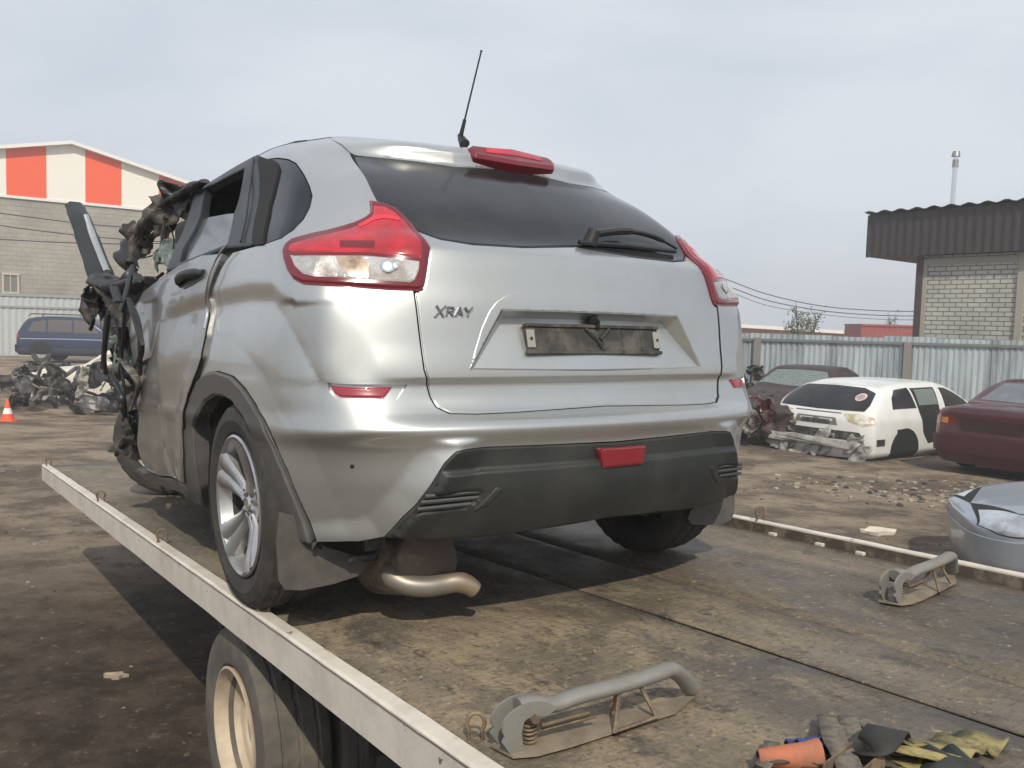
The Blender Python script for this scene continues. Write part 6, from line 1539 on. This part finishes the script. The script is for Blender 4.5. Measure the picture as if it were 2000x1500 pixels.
# straps: folded webbing
def strap(name, pts, w_, m, label, cat='strap', th=.004, wav=.0, group=None):
    pts = smooth_path(pts, 8); V = []; F = []; n_ = len(pts)
    for i, p in enumerate(pts):
        p = Vector(p); d = (Vector(pts[min(i+1, n_-1)]) - Vector(pts[max(i-1, 0)])).normalized(); s_ = d.cross(Vector((0,0,1))).normalized() if abs(d.z) < .98 else Vector((1,0,0)); s_ = (s_ + Vector((0,0,wav * math.sin(i * .9)))).normalized(); V += [tuple(p - s_ * w_/2), tuple(p), tuple(p + s_ * w_/2)]
    for i in range(n_ - 1):
        for k in (0, 1): F.append((3*i+k, 3*i+3+k, 3*i+4+k, 3*i+1+k))
    o = mesh_obj(name, V, F, m, label=label, cat=cat); o.matrix_world = M_CAR; s_ = o.modifiers.new('s', 'SOLIDIFY'); s_.thickness = th
    if group: o['group'] = group
    return o
WEB = mat('grey_webbing', (.20,.17,.13), rough=.9, two=(.11,.095,.08), var_scale=40, bump=.3, bump_scale=200); YEL = mat('yellow_webbing', (.36,.30,.12), rough=.9, two=(.13,.11,.06), var_scale=18, bump=.4, bump_scale=90); BLU = mat('blue_cloth', (.05,.09,.26), rough=.9, bump=.4, bump_scale=60)
c = lambda u_, v_, z=.012: CZ(u_, v_, z)
strap('ratchet_strap', [c(1618,1403,.012), c(1625,1425,.035), c(1632,1450,.045), c(1650,1480,.05), c(1665,1520,.04)], .045, WEB, 'dusty grey ratchet strap folded on the deck, left of the two')
strap('ratchet_strap', [c(1655,1402,.012), c(1662,1425,.03), c(1668,1455,.03), c(1672,1490,.02), c(1676,1530,.02)], .038, WEB, 'dusty grey webbing strap lying straight on the deck, right of the two')
strap('webbing_loop', [c(1680,1408,.01), c(1705,1425,.012), c(1712,1440,.012), c(1706,1470,.012), c(1690,1500,.012)], .035, WEB, 'flat grey webbing curling away from the straps on the deck')
strap('yellow_strap', [c(1745,1456,.03), c(1775,1462,.055), c(1805,1466,.045), c(1835,1470,.03), c(1870,1456,.012), c(1910,1450,.008), c(1960,1462,.008)], .085, YEL, 'wrinkled yellow webbing sling lying on the deck at the front', wav=.12)
strap('yellow_strap', [c(1750,1475,.01), c(1780,1490,.03), c(1820,1498,.03), c(1850,1500,.012)], .07, YEL, 'second fold of dirty yellow webbing nearest the camera', wav=.12)
strap('blue_rag', [c(1560,1452,.01), c(1580,1448,.03), c(1600,1452,.035), c(1606,1462,.01)], .06, BLU, 'small crumpled blue rag beside the orange cone', 'rag', wav=.25)
strap('rubber_strip', [c(1690,1490,.02), c(1705,1465,.06), c(1722,1440,.075), c(1735,1425,.06), c(1742,1445,.03), c(1738,1480,.01)], .07, mat('dark_rubber', (.025,.023,.02), rough=.7), 'curled strip of dark rubber between the straps and the yellow sling', 'rubber')
rt_ = empty('ratchet_buckle', D2W(WT(c(1668,1512,.03)) @ Matrix.Rotation(.2, 4, 'Z')), label='rusty metal ratchet buckle at the bottom edge of the deck', cat='buckle')
for y_ in (-.028, .028): 
    bm = bmesh.new(); box(bm, (-.06, y_ - .002, -.02), (.06, y_ + .002, .03)); bm_obj('side_plate', bm, M['rusty_steel'], rt_, bevel=.001)
for x_ in (-.05, 0, .05): bm = bmesh.new(); tube(bm, [(x_, -.032, .01), (x_, .032, .01)], .008, 8); bm_obj('cross_bar', bm, M['rusty_steel'], rt_, smooth=True)
strap('black_sling', [c(1780,1508,.02), c(1830,1490,.045), c(1875,1484,.04), c(1920,1502,.02)], .10, mat('black_webbing', (.03,.032,.03), rough=.7), 'black webbing bundle beside the yellow sling at the bottom edge', wav=.2)
strap('grey_hook_strap', [c(1508,1452,.008), c(1504,1475,.03), c(1488,1500,.02)], .03, WEB, 'short grey strap end left of the orange cone')

tw = [((1530,1490),(1550,1470),(1585,1468),(1612,1482),(1628,1500)), ((1590,1492),(1615,1470),(1640,1478),(1660,1496),(1690,1488)), ((1600,1500),(1640,1490),(1690,1498),(1730,1490),(1770,1500)), ((1700,1500),(1720,1478),(1750,1470),(1770,1484),(1760,1504)), ((1480,1496),(1520,1484),(1560,1494),(1600,1508))]
labs = ['grey webbing tangled just right of the orange cone', 'grey webbing loop crossing under the ratchet straps', 'lowest dusty webbing length along the bottom edge', 'dusty webbing coil between the rubber strip and the yellow sling', 'webbing end passing in front of the orange cone']
for k, (pp_, lb) in enumerate(zip(tw, labs)): strap('tangled_webbing', [c(a, b, .008 + .022 * ((j + k) % 2)) for j, (a, b) in enumerate(pp_)], .032, WEB if k % 2 else mat('dark_webbing', (.07,.06,.05), rough=.9), lb, group='tangled lashing webbing at the front of the deck')

# ================================================================== thin haze volume added to imitate a pale lens veil
bm = bmesh.new(); box(bm, (-156, -45, -1.3), (176, 176, 12.5)); hz = bm_obj('haze', bm, kind='stuff'); hz['label'] = 'added thin haze imitating a pale lens veil'
hm = bpy.data.materials.new('haze'); hm.use_nodes = True; ht = hm.node_tree; ht.nodes.clear(); ho = ht.nodes.new('ShaderNodeOutputMaterial'); hv = ht.nodes.new('ShaderNodeVolumePrincipled')
hv.inputs['Color'].default_value = (.92, .94, .97, 1); hv.inputs['Density'].default_value = .0038; hv.inputs['Anisotropy'].default_value = 0.0; ht.links.new(hv.outputs[0], ho.inputs['Volume']); hz.data.materials.append(hm)
